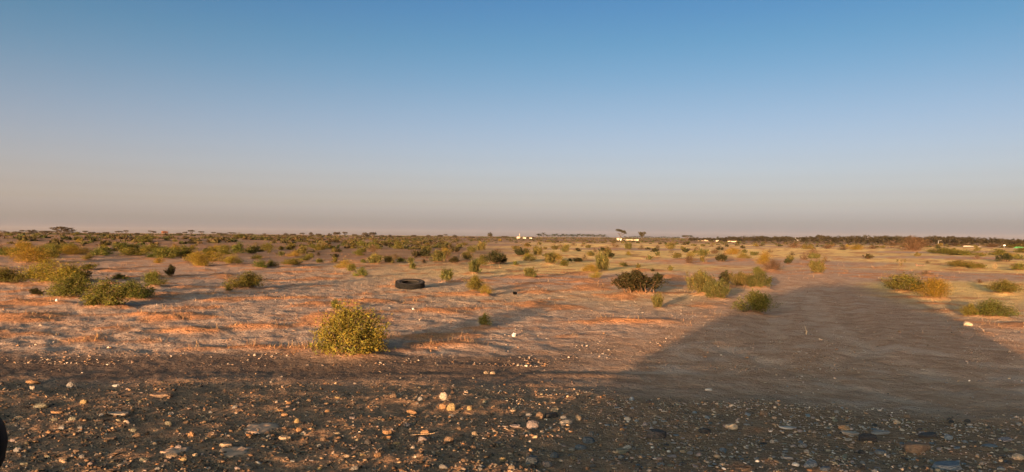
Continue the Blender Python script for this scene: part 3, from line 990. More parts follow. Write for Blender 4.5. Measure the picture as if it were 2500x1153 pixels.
rnd.seed(23)
STONES = [
    (1080, 999, 17, 15, 'cobble', 'orange', 'orange stone carrying the round pale stone of the little pile', 0),
    (1083, 985, 21, 17, 'cobble', 'pale', 'round pale stone on top of the little stone pile', 8),
    (1100, 1003, 21, 20, 'angular', 'yellow', 'angular yellow stone leaning at the right of the little pile'  , 0),
    (1005, 1012, 29, 15, 'cobble', 'orange', 'smooth orange dome-shaped stone left of the little stone pile', 0),
    (1146, 1002, 13, 12, 'cobble', 'yellow', 'small egg-like yellow stone right of the little stone pile', 0),
    (1027, 980, 13, 12, 'cobble', 'grey', 'small grey round stone up left of the little stone pile', 0),
    (995, 1042, 20, 12, 'angular', 'lilac', 'lilac grey block stone below the orange dome-shaped stone', 0),
    (943, 1073, 25, 11, 'slab', 'orange', 'lower of two orange slabs lying on each other', 0),
    (944, 1064, 24, 9, 'slab', 'orange', 'upper of two orange slabs lying on each other', 5),
    (694, 1077, 31, 14, 'slab', 'tan', 'tan wedge-shaped stone in the left-centre gravel', 0),
    (742, 1062, 17, 10, 'angular', 'pale', 'pale angular block touching an orange stone', 0),
    (729, 1056, 15, 11, 'cobble', 'orange', 'orange stone touching a pale angular block', 0),
    (724, 1033, 12, 12, 'cobble', 'yellow', 'small yellow round stone above the pale block', 0),
    (790, 1077, 18, 12, 'angular', 'brown', 'brown stone between the tan wedge and the two orange slabs', 0),
    (1033, 1078, 23, 15, 'angular', 'lilac', 'pinkish stone at the foot of the grit heap', 0),
    (1037, 1062, 22, 14, 'angular', 'orange', 'orange stone at the top of the grit heap', 0),
    (1096, 1082, 24, 18, 'cobble', 'brown', 'rounded brown stone right of the grit heap', 0),
    (1009, 1097, 14, 10, 'angular', 'pale', 'small pale stone below the two orange slabs', 0),
    (848, 1118, 17, 10, 'angular', 'tan', 'tan shard low in the left-centre gravel', 0),
    (1083, 1147, 24, 14, 'angular', 'grey', 'pale grey stone at the lower edge left of centre', 0),
    (780, 1148, 11, 10, 'cobble', 'yellow', 'small bright yellow stone at the lower edge', 0),
    (1157, 1064, 14, 12, 'cobble', 'tan', 'tan stone right of the rounded brown stone', 0),
    (80, 937, 36, 13, 'cobble', 'orange', 'flat orange cobble at the far left edge of the verge', 0),
    (80, 952, 14, 12, 'flake', 'pale', 'upright pale flake just below the flat orange cobble', 0),
    (102, 998, 35, 15, 'cobble', 'olive', 'olive stone with a lit orange end at far left', 0),
    (206, 986, 19, 12, 'cobble', 'yellow', 'yellow stone right of the olive stone at far left', 0),
    (290, 1016, 54, 13, 'flake', 'pale', 'long flat pale slab on the left-hand gravel', 0),
    (395, 971, 62, 15, 'slab', 'brown', 'large dark half-buried stone on the left-hand verge', 0),
    (174, 947, 23, 19, 'angular', 'grey', 'dark grey upright stone on the left-hand verge', 0),
    (283, 945, 19, 7, 'flake', 'white', 'small whitish flake right of the dark grey upright stone', 0),
    (140, 1010, 29, 9, 'slab', 'orange', 'flat orange slab below the olive stone', 0),
    (46, 1022, 19, 9, 'cobble', 'tan', 'tan stone near the black wing mirror', 0),
    (551, 1094, 32, 14, 'slab', 'tan', 'tan slab between the two pale mud patches at left', 0),
    (468, 1067, 19, 14, 'angular', 'orange', 'orange stone above the smaller pale mud patch', 0),
    (154, 1129, 18, 11, 'cobble', 'tan', 'tan cobble in the lower left gravel', 0),
    (1347, 984, 14, 14, 'angular', 'dark', 'small black upright lump behind the stone cluster at centre', 0),
    (1354, 1008, 21, 15, 'cobble', 'tan', 'tan stone at the back of the central stone cluster', 0),
    (1346, 1021, 34, 14, 'slab', 'dark', 'black slab in the middle of the central stone cluster', 0),
    (1318, 1023, 19, 20, 'angular', 'brown', 'brown upright stone left of the black slab', 0),
    (1381, 1036, 34, 17, 'cobble', 'pale', 'long pale stone in front of the central stone cluster', 0),
    (1411, 1027, 17, 16, 'angular', 'tan', 'pointed tan stone at the right of the central stone cluster', 0),
    (1301, 1050, 29, 25, 'angular', 'lilac', 'big grey and white banded stone left of the long pale stone', 0),
    (1258, 1045, 25, 8, 'flake', 'lilac', 'flat pinkish flake left of the banded stone', 0),
    (1289, 1057, 17, 8, 'slab', 'tan', 'flat tan stone at the foot of the banded stone', 0),
    (1601, 1074, 46, 26, 'slab', 'dark', 'tilted black slate block on the gravel right of centre', 0),
    (1785, 1049, 31, 17, 'cobble', 'tan', 'smooth oval tan cobble right of the black slate block', 0),
    (1720, 1061, 30, 14, 'slab', 'dark', 'black slate slab left of the oval tan cobble', 0),
    (1416, 1098, 30, 15, 'cobble', 'blue', 'rounded blue grey stone with a white rim', 0),
    (1436, 1084, 31, 17, 'slab', 'blue', 'blue grey slab behind the rounded blue stone', 0),
    (1531, 1096, 21, 11, 'angular', 'pale', 'pale triangular stone below the black slate block', 0),
    (1519, 1109, 31, 12, 'slab', 'olive', 'olive flat stone below the pale triangular stone', 0),
    (1396, 1102, 17, 10, 'cobble', 'pale', 'pale stone touching the rounded blue grey stone', 0),
    (1335, 1142, 26, 17, 'cobble', 'grey', 'round grey stone at the lower edge near the centre', 0),
    (1298, 1133, 34, 22, 'slab', 'blue', 'blue grey broken slab at the lower edge near the centre', 0),
    (1402, 1122, 17, 10, 'angular', 'olive', 'olive block under the pale and blue stones', 0),
    (1583, 985, 13, 10, 'angular', 'dark', 'small dark lump on the smooth dirt above the black slate', 0),
    (2060, 1050, 27, 15, 'angular', 'orange', 'orange brown stone on bare soil at right', 0),
    (2072, 1065, 48, 12, 'flake', 'pale', 'long pale flat stone below the orange brown stone', 0),
    (2118, 1080, 46, 24, 'angular', 'dark', 'broad black stone with a pale underside at right', 0),
    (2150, 1110, 26, 12, 'slab', 'blue', 'blue grey slab below the broad black stone', 0),
    (2318, 1150, 86, 26, 'slab', 'blue', 'largest blue slab, at the lower edge on the right', 0),
    (2238, 1107, 66, 27, 'slab', 'brown', 'dark brown stone with pale stripes on the right-hand verge', 0),
    (1980, 1142, 33, 22, 'angular', 'blue', 'blue grey lump at the lower edge right of centre', 0),
    (2150, 1062, 42, 11, 'slab', 'grey', 'grey flat slab behind the broad black stone', 0),
    (2268, 1072, 52, 12, 'slab', 'dark', 'dark flat slab behind the striped brown stone', 0),
    (2452, 1076, 42, 9, 'flake', 'lilac', 'long thin pale slab near the right edge', 0),
    (2486, 1124, 30, 18, 'cobble', 'tan', 'tan cobble at the right edge with a blue stone under it', 0),
    (2417, 1092, 36, 10, 'slab', 'blue', 'flat blue slab near the right edge', 0),
    (2015, 1150, 28, 12, 'slab', 'blue', 'flat blue stone at the lower edge left of the largest slab', 0),
    (1942, 1138, 18, 10, 'angular', 'white', 'small white stone left of the blue grey lump', 0),
    (2363, 794, 25, 11, 'cobble', 'tan', 'flat tan boulder on sand below the right-hand green bushes', 0),
    (1186, 914, 12, 8, 'angular', 'tan', 'left of two small tan stones on the dark track', 0),
    (1203, 914, 14, 8, 'angular', 'tan', 'right of two small tan stones on the dark track', 0),
]
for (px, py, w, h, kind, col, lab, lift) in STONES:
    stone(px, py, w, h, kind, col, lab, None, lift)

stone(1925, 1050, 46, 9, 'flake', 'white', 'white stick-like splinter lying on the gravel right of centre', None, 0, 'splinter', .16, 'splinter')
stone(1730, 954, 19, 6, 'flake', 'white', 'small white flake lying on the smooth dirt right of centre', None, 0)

# the other stones of the verge that are big enough to pick apart
used = [(q[0], q[1], q[2]) for q in STONES]
SIZE_W = {0: 'small', 1: 'middling'}
COLW = {'orange': 'orange', 'tan': 'tan', 'pale': 'pale', 'yellow': 'yellowish', 'grey': 'grey', 'lilac': 'pinkish grey', 'dark': 'black', 'blue': 'blue grey', 'brown': 'brown', 'olive': 'olive', 'white': 'whitish'}
n_st = 0
while n_st < 205:
    px = rnd.uniform(10, 2490)
    lim = 965 if px < 1500 else 965 + (px - 1500) * .075
    py = rnd.uniform(lim, 1152)
    if rnd.random() > .35 + .65 * (py - lim) / (1152 - lim):
        continue
    w = rnd.uniform(10, 13) + rnd.expovariate(1 / 4.0) * (py - 700) / 450
    w = min(w, 30)
    if any(abs(px - a) < (w + c) * .55 and abs(py - b) < 9 for a, b, c in used):
        continue
    left = px < 1250
    if left and rnd.random() < .35:
        continue
    col = rnd.choice(['orange', 'tan', 'brown', 'brown', 'brown', 'brown', 'yellow', 'grey', 'grey', 'lilac', 'olive', 'dark'] if left else ['tan', 'pale', 'grey', 'grey', 'dark', 'dark', 'blue', 'blue', 'lilac', 'brown', 'olive'])
    kind = rnd.choice(['cobble', 'angular', 'angular', 'angular', 'slab', 'slab', 'flake'])
    h = w * (rnd.uniform(.55, .8) if kind in ('cobble', 'angular') else rnd.uniform(.28, .42))
    zone = 'left' if px < 600 else ('left-centre' if px < 1250 else ('right-centre' if px < 1850 else 'right-hand'))
    form = {'cobble': 'rounded stone', 'angular': 'angular stone', 'slab': 'flat stone', 'flake': 'thin flake'}[kind]
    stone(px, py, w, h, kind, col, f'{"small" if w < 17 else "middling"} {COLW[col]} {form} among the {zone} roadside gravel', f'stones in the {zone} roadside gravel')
    used.append((px, py, w))
    n_st += 1

# ------------------------------------------------------------------ gravel, too fine to count
def build_gravel():
    r = np.random.RandomState(5)
    N = 105000
    y = 4.0 + 13 * r.rand(N) ** 1.4
    x = (r.rand(N) * 2 - 1) * (y * .80 + .6)
    sand, gravel, dirt, far, gold = zones(x, y)
    clump = ss(-.35, .5, pn(x / .55, y / .5, 50) + .5 * pn(x / 1.6, y / 1.4, 51))
    keep = r.rand(N) < np.clip(gravel * (.35 + .9 * clump) + dirt * .11 * (.3 + clump) + .025, 0, 1)
    x, y = x[keep], y[keep]
    gravel = gravel[keep]
    N = len(x)
    size = np.clip(np.exp(r.randn(N) * .52 + math.log(.0122)), .005, .042) * (.75 + .25 * gravel)
    z = H(x, y)
    t = (1 + 5 ** .5) / 2
    ico = np.array([[-1, t, 0], [1, t, 0], [-1, -t, 0], [1, -t, 0], [0, -1, t], [0, 1, t], [0, -1, -t], [0, 1, -t], [t, 0, -1], [t, 0, 1], [-t, 0, -1], [-t, 0, 1]]) / 1.9
    tri = np.array([[0, 11, 5], [0, 5, 1], [0, 1, 7], [0, 7, 10], [0, 10, 11], [1, 5, 9], [5, 11, 4], [11, 10, 2], [10, 7, 6], [7, 1, 8],
                    [3, 9, 4], [3, 4, 2], [3, 2, 6], [3, 6, 8], [3, 8, 9], [4, 9, 5], [2, 4, 11], [6, 2, 10], [8, 6, 7], [9, 8, 1]])
    v = np.repeat(ico[None], N, 0) * (1 + r.uniform(-.28, .28, (N, 12, 1)))
    sc = np.stack([size * r.uniform(.7, 1.5, N), size * r.uniform(.6, 1.1, N), size * r.uniform(.28, .75, N)], 1) * .62
    v = v * sc[:, None, :]
    a = r.rand(N) * 2 * np.pi
    ca, sa = np.cos(a)[:, None], np.sin(a)[:, None]
    vx = v[:, :, 0] * ca - v[:, :, 1] * sa; vy = v[:, :, 0] * sa + v[:, :, 1] * ca
    tilt = r.randn(N, 1) * .35
    vz = v[:, :, 2] + tilt * vx * .6
    V = np.stack([vx + x[:, None], vy + y[:, None], vz + (z + sc[:, 2] * .35)[:, None]], 2).reshape(-1, 3)
    F = (tri[None] + (np.arange(N) * 12)[:, None, None]).reshape(-1, 3)
    pal = np.array([SC['orange'], SC['tan'], SC['pale'], SC['grey'], SC['lilac'], SC['dark'], SC['blue'], SC['brown'], SC['brown'], SC['olive'], SC['grey'], SC['dark'], SC['white']])
    side = np.clip((x / y) / .5, -1, 1)
    w_l = np.array([2, 2.5, 1.2, 1, 1, .8, .2, 4, 3, 1.2, 1, 1, .25]); w_r = np.array([.3, 1.6, 2.2, 2, 1.4, 1.2, 1.2, 1.4, 1.4, 1.5, 2, 1.2, .7])
    w = w_l[None] * (1 - (side[:, None] + 1) / 2) + w_r[None] * (side[:, None] + 1) / 2
    cum = np.cumsum(w / w.sum(1, keepdims=True), 1)
    k = (r.rand(N, 1) > cum).sum(1).clip(0, len(pal) - 1)
    gain_sunlit = .72; gain_shaded = 1.9                     # pebble colour dimmed on sunlit left, brightened in van shadow to even the light
    col = pal[k] * r.uniform(.5, 1.2, (N, 1)) * (gain_sunlit + (gain_shaded - gain_sunlit) * ss(-.15, .45, x / y))[:, None]
    col = col * np.array([1.10, .98, .88])
    col = np.concatenate([col, np.ones((N, 1))], 1)
    me = mesh_np('gravel', V, [F], M['gravel'], False, {'tone': ('FLOAT_COLOR', np.repeat(col, 12, 0))})
    tag(link('gravel', me), 'loose mixed gravel strewn over the roadside verge', 'gravel', kind='stuff')
    return N
NG = build_gravel()

def build_clods():
    r = np.random.RandomState(15)
    N = 26000
    y = 11.5 + 30 * r.rand(N) ** 1.7
    x = (r.rand(N) * 2 - 1) * (y * .80)
    sand, gravel, dirt, far, gold = zones(x, y)
    clump = ss(-.2, .5, pn(x / 1.1, y / .9, 55) + .5 * pn(x / 4, y / 3, 56))
    keep = r.rand(N) < (.10 + .75 * clump) * (1 - .6 * sand)
    x, y, dirt = x[keep], y[keep], dirt[keep]
    N = len(x)
    size = np.clip(np.exp(r.randn(N) * .5 + math.log(.020)), .008, .07)
    z = H(x, y)
    octa = np.array([[1, 0, 0], [-1, 0, 0], [0, 1, 0], [0, -1, 0], [0, 0, 1], [0, 0, -.6]])
    tri = np.array([[0, 2, 4], [2, 1, 4], [1, 3, 4], [3, 0, 4], [2, 0, 5], [1, 2, 5], [3, 1, 5], [0, 3, 5]])
    v = octa[None] * r.uniform(.6, 1.2, (N, 6, 1)) * np.stack([size * r.uniform(.7, 1.6, N), size, size * r.uniform(.35, .75, N)], 1)[:, None, :] * .6
    a = r.rand(N) * 2 * np.pi
    ca, sa = np.cos(a)[:, None], np.sin(a)[:, None]
    V = np.stack([v[:, :, 0] * ca - v[:, :, 1] * sa + x[:, None], v[:, :, 0] * sa + v[:, :, 1] * ca + y[:, None], v[:, :, 2] + z[:, None] + size[:, None] * .1], 2).reshape(-1, 3)
    F = (tri[None] + (np.arange(N) * 6)[:, None, None]).reshape(-1, 3)
    pal = np.array([[.27, .175, .12], [.36, .26, .19], [.20, .12, .08], [.30, .17, .09], [.42, .34, .27]])
    col = pal[r.randint(0, 5, N)] * r.uniform(.45, .85, (N, 1))
    col = np.repeat(np.concatenate([col, np.ones((N, 1))], 1), 6, 0)
    me = mesh_np('earth_clods', V, [F], M['gravel'], False, {'tone': ('FLOAT_COLOR', col)})
    tag(link('earth_clods', me), 'small loose earth clods and grit strewn over the pale plain', 'clods', kind='stuff')
build_clods()

# ------------------------------------------------------------------ dry grass fuzz on the sand mounds
def build_grass():
    r = np.random.RandomState(9)
    N = 150000
    y = 12 + 60 * r.rand(N) ** 1.8
    x = (r.rand(N) * 2 - 1) * (y * .80)
    sand, gravel, dirt, far, gold = zones(x, y)
    tuft = ss(.05, .45, pn(x / .6, y / .5, 60) + .4 * pn(x / 3.5, y / 3, 61))
    keep = r.rand(N) < np.clip(sand * 1.0 * tuft * (1 - .6 * gold), 0, 1)
    x, y = x[keep], y[keep]
    N = len(x)
    z = H(x, y)
    ln = r.uniform(.06, .16, N) * (1 + y / 80)
    az = r.rand(N) * 2 * np.pi
    lean = r.uniform(.5, 1.35, N)
    d = np.stack([np.sin(lean) * np.cos(az), np.sin(lean) * np.sin(az), np.cos(lean)], 1)
    s = np.stack([-np.sin(az), np.cos(az), np.zeros(N)], 1) * (.0022 + y * .00016)[:, None]
    b = np.stack([x, y, z - .004], 1)
    V = np.stack([b - s, b + s, b + d * ln[:, None]], 1).reshape(-1, 3)
    F = np.arange(N * 3).reshape(-1, 3)
    base = np.array([[.34, .17, .075], [.42, .25, .12], [.25, .12, .06], [.30, .19, .08]])[r.randint(0, 4, N)] * r.uniform(.7, 1.2, (N, 1))
    col = np.repeat(np.concatenate([base, np.ones((N, 1))], 1), 3, 0)
    me = mesh_np('dry_grass', V, [F], M['grass'], False, {'tone': ('FLOAT_COLOR', col)})
    tag(link('dry_grass', me), 'low dry orange grass fuzz on the sand mounds', 'dry grass', kind='stuff')
    return N
NGR = build_grass()

# ------------------------------------------------------------------ trees
def crown_mesh(seed, env, n, leaf, tone=(.42, .58)):
    """many small faces spread in lumps through a crown; env(r) gives lump centres (x, y, z, rx, rz)"""
    r = np.random.RandomState(seed)
    lumps = env(r)
    per = max(6, n // len(lumps))
    C_, B = [], []
    for (lx, ly, lz, rx, rz) in lumps:
        q = unit(r.randn(per, 3)) * (r.rand(per, 1) ** .45)
        C_.append(q * np.array([rx, rx, rz]) + np.array([lx, ly, lz]))
        B.append(np.full((per, 1), r.uniform(*tone)))
    c = np.vstack(C_); b = np.vstack(B) * r.uniform(.75, 1.25, (len(c), 1))
    ax = unit(r.randn(len(c), 3)); sd = unit(np.cross(ax, r.randn(len(c), 3)))
    sz = leaf * r.uniform(.6, 1.4, (len(c), 1))
    v, f = quads_from(c, ax * sz * .7, sd * sz * .42)
    vary = np.repeat(np.clip(np.concatenate([b, b, b, np.ones_like(b)], 1), 0, 1), 4, 0)
    return mesh_np('crown', v, [f], M['leaf'], False, {'vary': ('FLOAT_COLOR', vary)})

def trunk_mesh(seed, fork, spread, top, r0=.03, limbs=6, lean=0.0):
    r = np.random.RandomState(seed)
    paths, radii = [], []
    paths.append(np.array([[0, 0, -.05], [lean * .3, .0, fork * .5], [lean * .7, .01, fork]])); radii.append((r0, r0 * .75))
    for i in range(limbs):
        a = 2 * math.pi * (i + r.rand() * .6) / limbs
        rr = spread * r.uniform(.55, 1.0)
        e = np.array([lean + rr * math.cos(a), rr * math.sin(a), top * r.uniform(.86, 1.0)])
        b = np.array([lean * .7, .01, fork])
        m = b * .45 + e * .55 + np.array([0, 0, .02])
        paths.append(np.vstack([b, m, e])); radii.append((r0 * .6, r0 * .15))
        for _ in range(2):
            e2 = e + np.array([r.randn() * .1, r.randn() * .1, r.uniform(.0, .08)])
            paths.append(np.vstack([m, (m + e2) / 2, e2])); radii.append((r0 * .3, r0 * .1))
    v, f = tubes(paths, radii, 5)
    return mesh_np('trunk', v, [f], M['twig'])

def env_umbrella(r, flat=.10, zc=.82, n=34, rx=.5):
    out = []
    for _ in range(n):
        a = r.rand() * 2 * np.pi; q = math.sqrt(r.rand()) * (rx - .09)
        out.append((q * math.cos(a), q * math.sin(a), zc + .08 * (1 - (q / rx) ** 2) + r.randn() * .03, .11, flat * r.uniform(.5, 1.0)))
    return out

def env_round(r, n=40, z0=.35, bottom=0.0):
    out = []
    for _ in range(n):
        d = r.randn(3); d /= np.linalg.norm(d); q = r.rand() ** .4
        z = z0 + (1 - z0) * .48 * (1 + d[2] * q)
        out.append((d[0] * q * .40, d[1] * q * .40, z, .13, .11))
    return out

def env_vase(r, n=44):
    out = []
    for _ in range(n):
        t = r.rand() ** .6
        a = r.rand() * 2 * np.pi
        q = (.06 + .42 * t) * math.sqrt(r.rand())
        out.append((q * math.cos(a), q * math.sin(a), .42 + .46 * t, .09, .09))
    return out

def env_hedge(r, n=46):
    out = []
    for _ in range(n):
        a = r.rand() * 2 * np.pi; q = math.sqrt(r.rand()) * .44
        top = .95 - (q / .5) ** 2 * .30
        out.append((q * math.cos(a), q * math.sin(a), top * (.08 + .92 * r.rand() ** .6), .13, .13))
    return out

TREE = {
    'broad': [(crown_mesh(205, lambda r: [(x, y, .12 + z * .85 - .25 * (x * x + y * y), a * 1.0, .07) for x, y, z, a, b in env_hedge(r, 60)], 1700, .045), trunk_mesh(206, .15, .42, .8, .03, 9))],
    'umbrella': [(crown_mesh(200 + i, lambda r: env_umbrella(r), 900, .055), trunk_mesh(210 + i, .30, .40, .82, .045, 7)) for i in range(3)],
    'dome': [(crown_mesh(220 + i, lambda r: env_umbrella(r, .24, .62, 44), 1200, .055), trunk_mesh(230 + i, .22, .38, .68, .05, 6)) for i in range(2)],
    'lean': [(crown_mesh(240, lambda r: [(x + .12, y, z - x * .35, a, b) for x, y, z, a, b in env_umbrella(r, .12, .84)], 1000, .05), trunk_mesh(241, .34, .36, .78, .03, 7, .10))],
    'vase': [(crown_mesh(250, lambda r: env_vase(r), 1200, .05), trunk_mesh(251, .42, .34, .86, .022, 7))],
    'round': [(crown_mesh(260 + i, lambda r: env_round(r, 40, .18), 1000, .06), trunk_mesh(270 + i, .25, .30, .7, .03, 5)) for i in range(3)],
    'mass': [(crown_mesh(280 + i, lambda r: env_hedge(r), 1100, .065), trunk_mesh(290 + i, .3, .3, .8, .03, 5)) for i in range(3)],
}

def tree(px, d, w, h, kind, label, group=None, tint=(.040, .035, .016), name='acacia_tree', cat='tree', dz=0.0):
    p = at_d(px, d)
    k = p.y / FPX
    cr, tr = rnd.choice(TREE[kind])
    p.z -= .02 * h * k - dz
    root = empty(name, p, rnd.uniform(0, 6.28) if kind not in ('lean',) else 0.0, (w * k * 1.05, w * k * 1.05, h * k * 1.06))
    f = rnd.uniform(.8, 1.2)
    t = link('trunk', tr, root); t.color = (.06, .042, .03, 1)
    c = link('crown', cr, root); c.color = (tint[0] * f, tint[1] * f, tint[2] * f, 1)
    tag(root, label, cat, group)
    return root

rnd.seed(41)
tree(152, 230, 54, 23, 'broad', 'broad dark acacia with a wide bushy crown on the left horizon', tint=(.050, .038, .022))
tree(1197, 520, 16, 15, 'round', 'rounded dark tree alone on the horizon left of the minaret', name='round_tree')
tree(1513, 420, 29, 25, 'lean', 'left umbrella acacia with a lopsided crown on the horizon')
tree(1568, 430, 21, 23, 'vase', 'right umbrella acacia with a heart-shaped crown on the horizon')
tree(1678, 400, 27, 15, 'umbrella', 'low wide flat-topped acacia right of the two umbrella trees')
tree(402, 300, 18, 13, 'dome', 'reddish dry tree glowing in the sun on the left horizon', tint=(.22, .095, .045))
tree(2180, 330, 42, 20, 'dome', 'dark broad tree standing before the right-hand tree line behind the brown bush', tint=(.030, .026, .014))
LEFT_TREES = [(5, 14, 7, 'umbrella'), (16, 13, 8, 'dome'), (40, 20, 8, 'dome'), (53, 10, 10, 'umbrella'), (66, 10, 9, 'umbrella'), (80, 24, 11, 'round'), (107, 22, 10, 'dome'), (119, 16, 10, 'dome'),
              (190, 14, 7, 'round'), (208, 14, 9, 'umbrella'), (224, 17, 9, 'dome'), (243, 13, 7, 'dome'), (259, 15, 8, 'dome'), (290, 18, 10, 'umbrella'), (308, 12, 11, 'umbrella'), (335, 12, 7, 'dome'), (369, 20, 10, 'lean'),
              (438, 15, 8, 'dome'), (452, 13, 9, 'umbrella'), (467, 16, 13, 'umbrella'), (492, 14, 9, 'umbrella'), (522, 12, 9, 'umbrella'), (536, 14, 8, 'dome'), (550, 12, 8, 'dome'), (567, 20, 9, 'umbrella'), (592, 12, 6, 'dome'), (612, 15, 7, 'dome'),
              (646, 12, 8, 'round'), (662, 13, 7, 'dome'), (698, 14, 8, 'round'), (715, 14, 8, 'dome'), (738, 14, 10, 'umbrella'), (760, 12, 11, 'round'), (778, 14, 9, 'dome'), (805, 15, 9, 'round'), (822, 17, 13, 'dome'), (842, 13, 12, 'umbrella'),
              (866, 13, 9, 'dome'), (893, 20, 12, 'round'), (910, 17, 14, 'dome'), (932, 13, 9, 'dome'), (952, 12, 8, 'round'), (975, 14, 8, 'dome'), (1010, 13, 8, 'dome'), (1045, 14, 8, 'round'), (1075, 15, 9, 'dome'), (1088, 10, 9, 'umbrella'), (1110, 13, 9, 'round'),
              (1150, 14, 7, 'dome'), (1232, 16, 8, 'dome')]
for (px, w, h, kd) in LEFT_TREES:
    sec = 'far left' if px < 330 else ('left' if px < 640 else 'left-centre')
    wd = {'umbrella': 'flat-topped', 'dome': 'low domed', 'round': 'rounded', 'lean': 'leaning'}[kd]
    lab = f'small {wd} acacia on the {sec} horizon' if not (kd == 'lean') else 'leaning acacia with a sideways crown on the left horizon'
    tree(px, rnd.uniform(360, 560), w * 1.1, h * 1.15, kd, lab, f'acacias along the {sec} horizon', tint=(.046, .036, .022))

# the dark wood on the right horizon, tree by tree
px = 1690.0
i_ = 0
WOOD = []
while px < 2560:
    if px < 1780:
        w, h, d = rnd.uniform(12, 18), rnd.uniform(7, 10), 430
    elif px < 2000:
        w, h, d = rnd.uniform(18, 27), rnd.uniform(12, 16), 400
    elif px < 2330:
        w, h, d = rnd.uniform(20, 32), rnd.uniform(17, 22), 360
    else:
        f_ = (px - 2330) / 230
        w, h, d = rnd.uniform(20, 28), rnd.uniform(20, 23) * (1 - f_ * .32), 330
    WOOD.append((px, w, h, d + rnd.uniform(-12, 25)))
    px += w * rnd.uniform(.42, .62)
for (px, w, h, d) in WOOD:
    sec = 'thin left end' if px < 1790 else ('part left of the brown bush' if px < 2200 else 'part right of the brown bush')
    tree(px, d, w * 1.12, h, rnd.choice(['mass', 'mass', 'mass', 'round']), f'dark round-crowned tree of the right-hand wood, {sec}', f'trees of the right-hand wood, {sec}', tint=(.034, .028, .015), name='wood_tree')
tree(1752, 420, 10, 13, 'round', 'small dark cone-like tree beside a white hut on the right horizon', tint=(.020, .022, .014), name='cone_tree')

# palms
def palm_meshes(seed):
    r = np.random.RandomState(seed)
    v, f = tubes([np.array([[0, 0, -.03], [.02, 0, .35], [.03, .01, .72]])], [(.05, .035)], 6)
    tr = mesh_np('trunk', v, [f], M['twig'])
    V, F, off = [], [], 0
    for i in range(22):
        a = r.rand() * 2 * np.pi
        up = r.uniform(-.35, 1.25)
        L = r.uniform(.34, .44)
        n = 5
        pts = []
        for k in range(n):
            t = k / (n - 1)
            e = up - 1.25 * t
            pts.append((L * t * math.cos(min(1.2, abs(up)) * .6) , L * (t * math.sin(up) - .55 * t * t)))
        for k, (q, z) in enumerate(pts):
            w = .055 * (1 - (k / (n - 1)) ** 2 * .85) * (.5 if k == 0 else 1)
            cx, cy = math.cos(a), math.sin(a)
            V += [(.03 + q * cx - w * cy, q * cy + w * cx, .74 + z), (.03 + q * cx + w * cy, q * cy - w * cx, .74 + z - .015)]
        for k in range(n - 1):
            F.append((off + 2 * k, off + 2 * k + 1, off + 2 * k + 3, off + 2 * k + 2))
        off += 2 * n
    vary = np.repeat(np.array([[.5, .5, .5, 1]]), len(V), 0)
    return mesh_np('fronds', V, [F], M['leaf'], False, {'vary': ('FLOAT_COLOR', vary)}), tr

PALMS = [palm_meshes(300 + i) for i in range(3)]
px = 1312.0
while px < 1660:
    if 1485 < px < 1525:
        px += 6; continue
    p = at_d(px, 560 + rnd.uniform(-20, 30))
    k = p.y / FPX
    tall = 12.5 if px < 1480 else 8.5
    if 1322 < px < 1328:
        tall = 17
    h = tall * rnd.uniform(.85, 1.12) * k
    fr, tr = rnd.choice(PALMS)
    root = empty('date_palm', p, rnd.uniform(0, 6.28), (h * 1.15, h * 1.15, h * 1.1))
    t = link('trunk', tr, root); t.color = (.055, .042, .032, 1)
    c = link('fronds', fr, root); c.color = (.030, .036, .018, 1)
    if tall == 17:
        lab, grp = 'tallest date palm, at the left end of the palm grove', None
    elif px < 1480:
        lab, grp = 'dark date palm in the grove left of the umbrella acacias', 'date palms of the central grove'
    else:
        lab, grp = 'low date palm in the thin row behind the umbrella acacias', 'date palms behind the umbrella acacias'
    tag(root, lab, 'palm', grp)
    px += rnd.uniform(3.6, 5.6)

# scrub so far away that it reads as one mass
def build_far_scrub():
    r = np.random.RandomState(77)
    n = 5000
    az = np.radians(r.uniform(-40, 40, n))
    dist = 92 + 378 * r.rand(n) ** 1.35
    left = az < R(-4)
    keep = (r.rand(n) < np.where(left, ss(60, 140, dist), ss(170, 300, dist) * .65)) & (pn(np.sin(az) * dist / 30, np.cos(az) * dist / 18, 70) > -.18)
    az, dist = az[keep], dist[keep]
    az2 = np.radians(r.uniform(-40, 40, 1500)); d2 = r.uniform(620, 860, 1500)
    az, dist = np.concatenate([az, az2]), np.concatenate([dist, d2])
    n = len(az)
    x, y = np.sin(az) * dist, np.cos(az) * dist
    z = H(x, y)
    s = r.uniform(.45, 1.0, n) * (1 + dist / 700) * np.where(dist > 600, 1.7, np.where(az < R(-4), 1.12, 1.0))
    per = 18
    q = unit(r.randn(n, per, 3).reshape(-1, 3)).reshape(n, per, 3)
    q[:, :, 2] = np.abs(q[:, :, 2]) * .5
    c = (q * s[:, None, None] * .62 * (r.rand(n, per, 1) ** .4) + np.stack([x, y, z], 1)[:, None, :]).reshape(-1, 3)
    ax = unit(r.randn(len(c), 3)); sd = unit(np.cross(ax, r.randn(len(c), 3)))
    sz = np.repeat(s, per)[:, None] * .30
    v, f = quads_from(c, ax * sz, sd * sz * .6)
    pal = np.array([[.050, .044, .016], [.058, .046, .018], [.066, .044, .020], [.042, .045, .015]])
    col = pal[r.randint(0, 4, n)] * r.uniform(.7, 1.25, (n, 1))
    col = np.repeat(np.concatenate([col, np.ones((n, 1))], 1), per * 4, 0)
    me = mesh_np('far_scrub', v, [f], M['grass'], False, {'tone': ('FLOAT_COLOR', col)})
    tag(link('far_scrub', me), 'brown green scrub covering the far plain below the horizon', 'scrub', kind='stuff')
build_far_scrub()

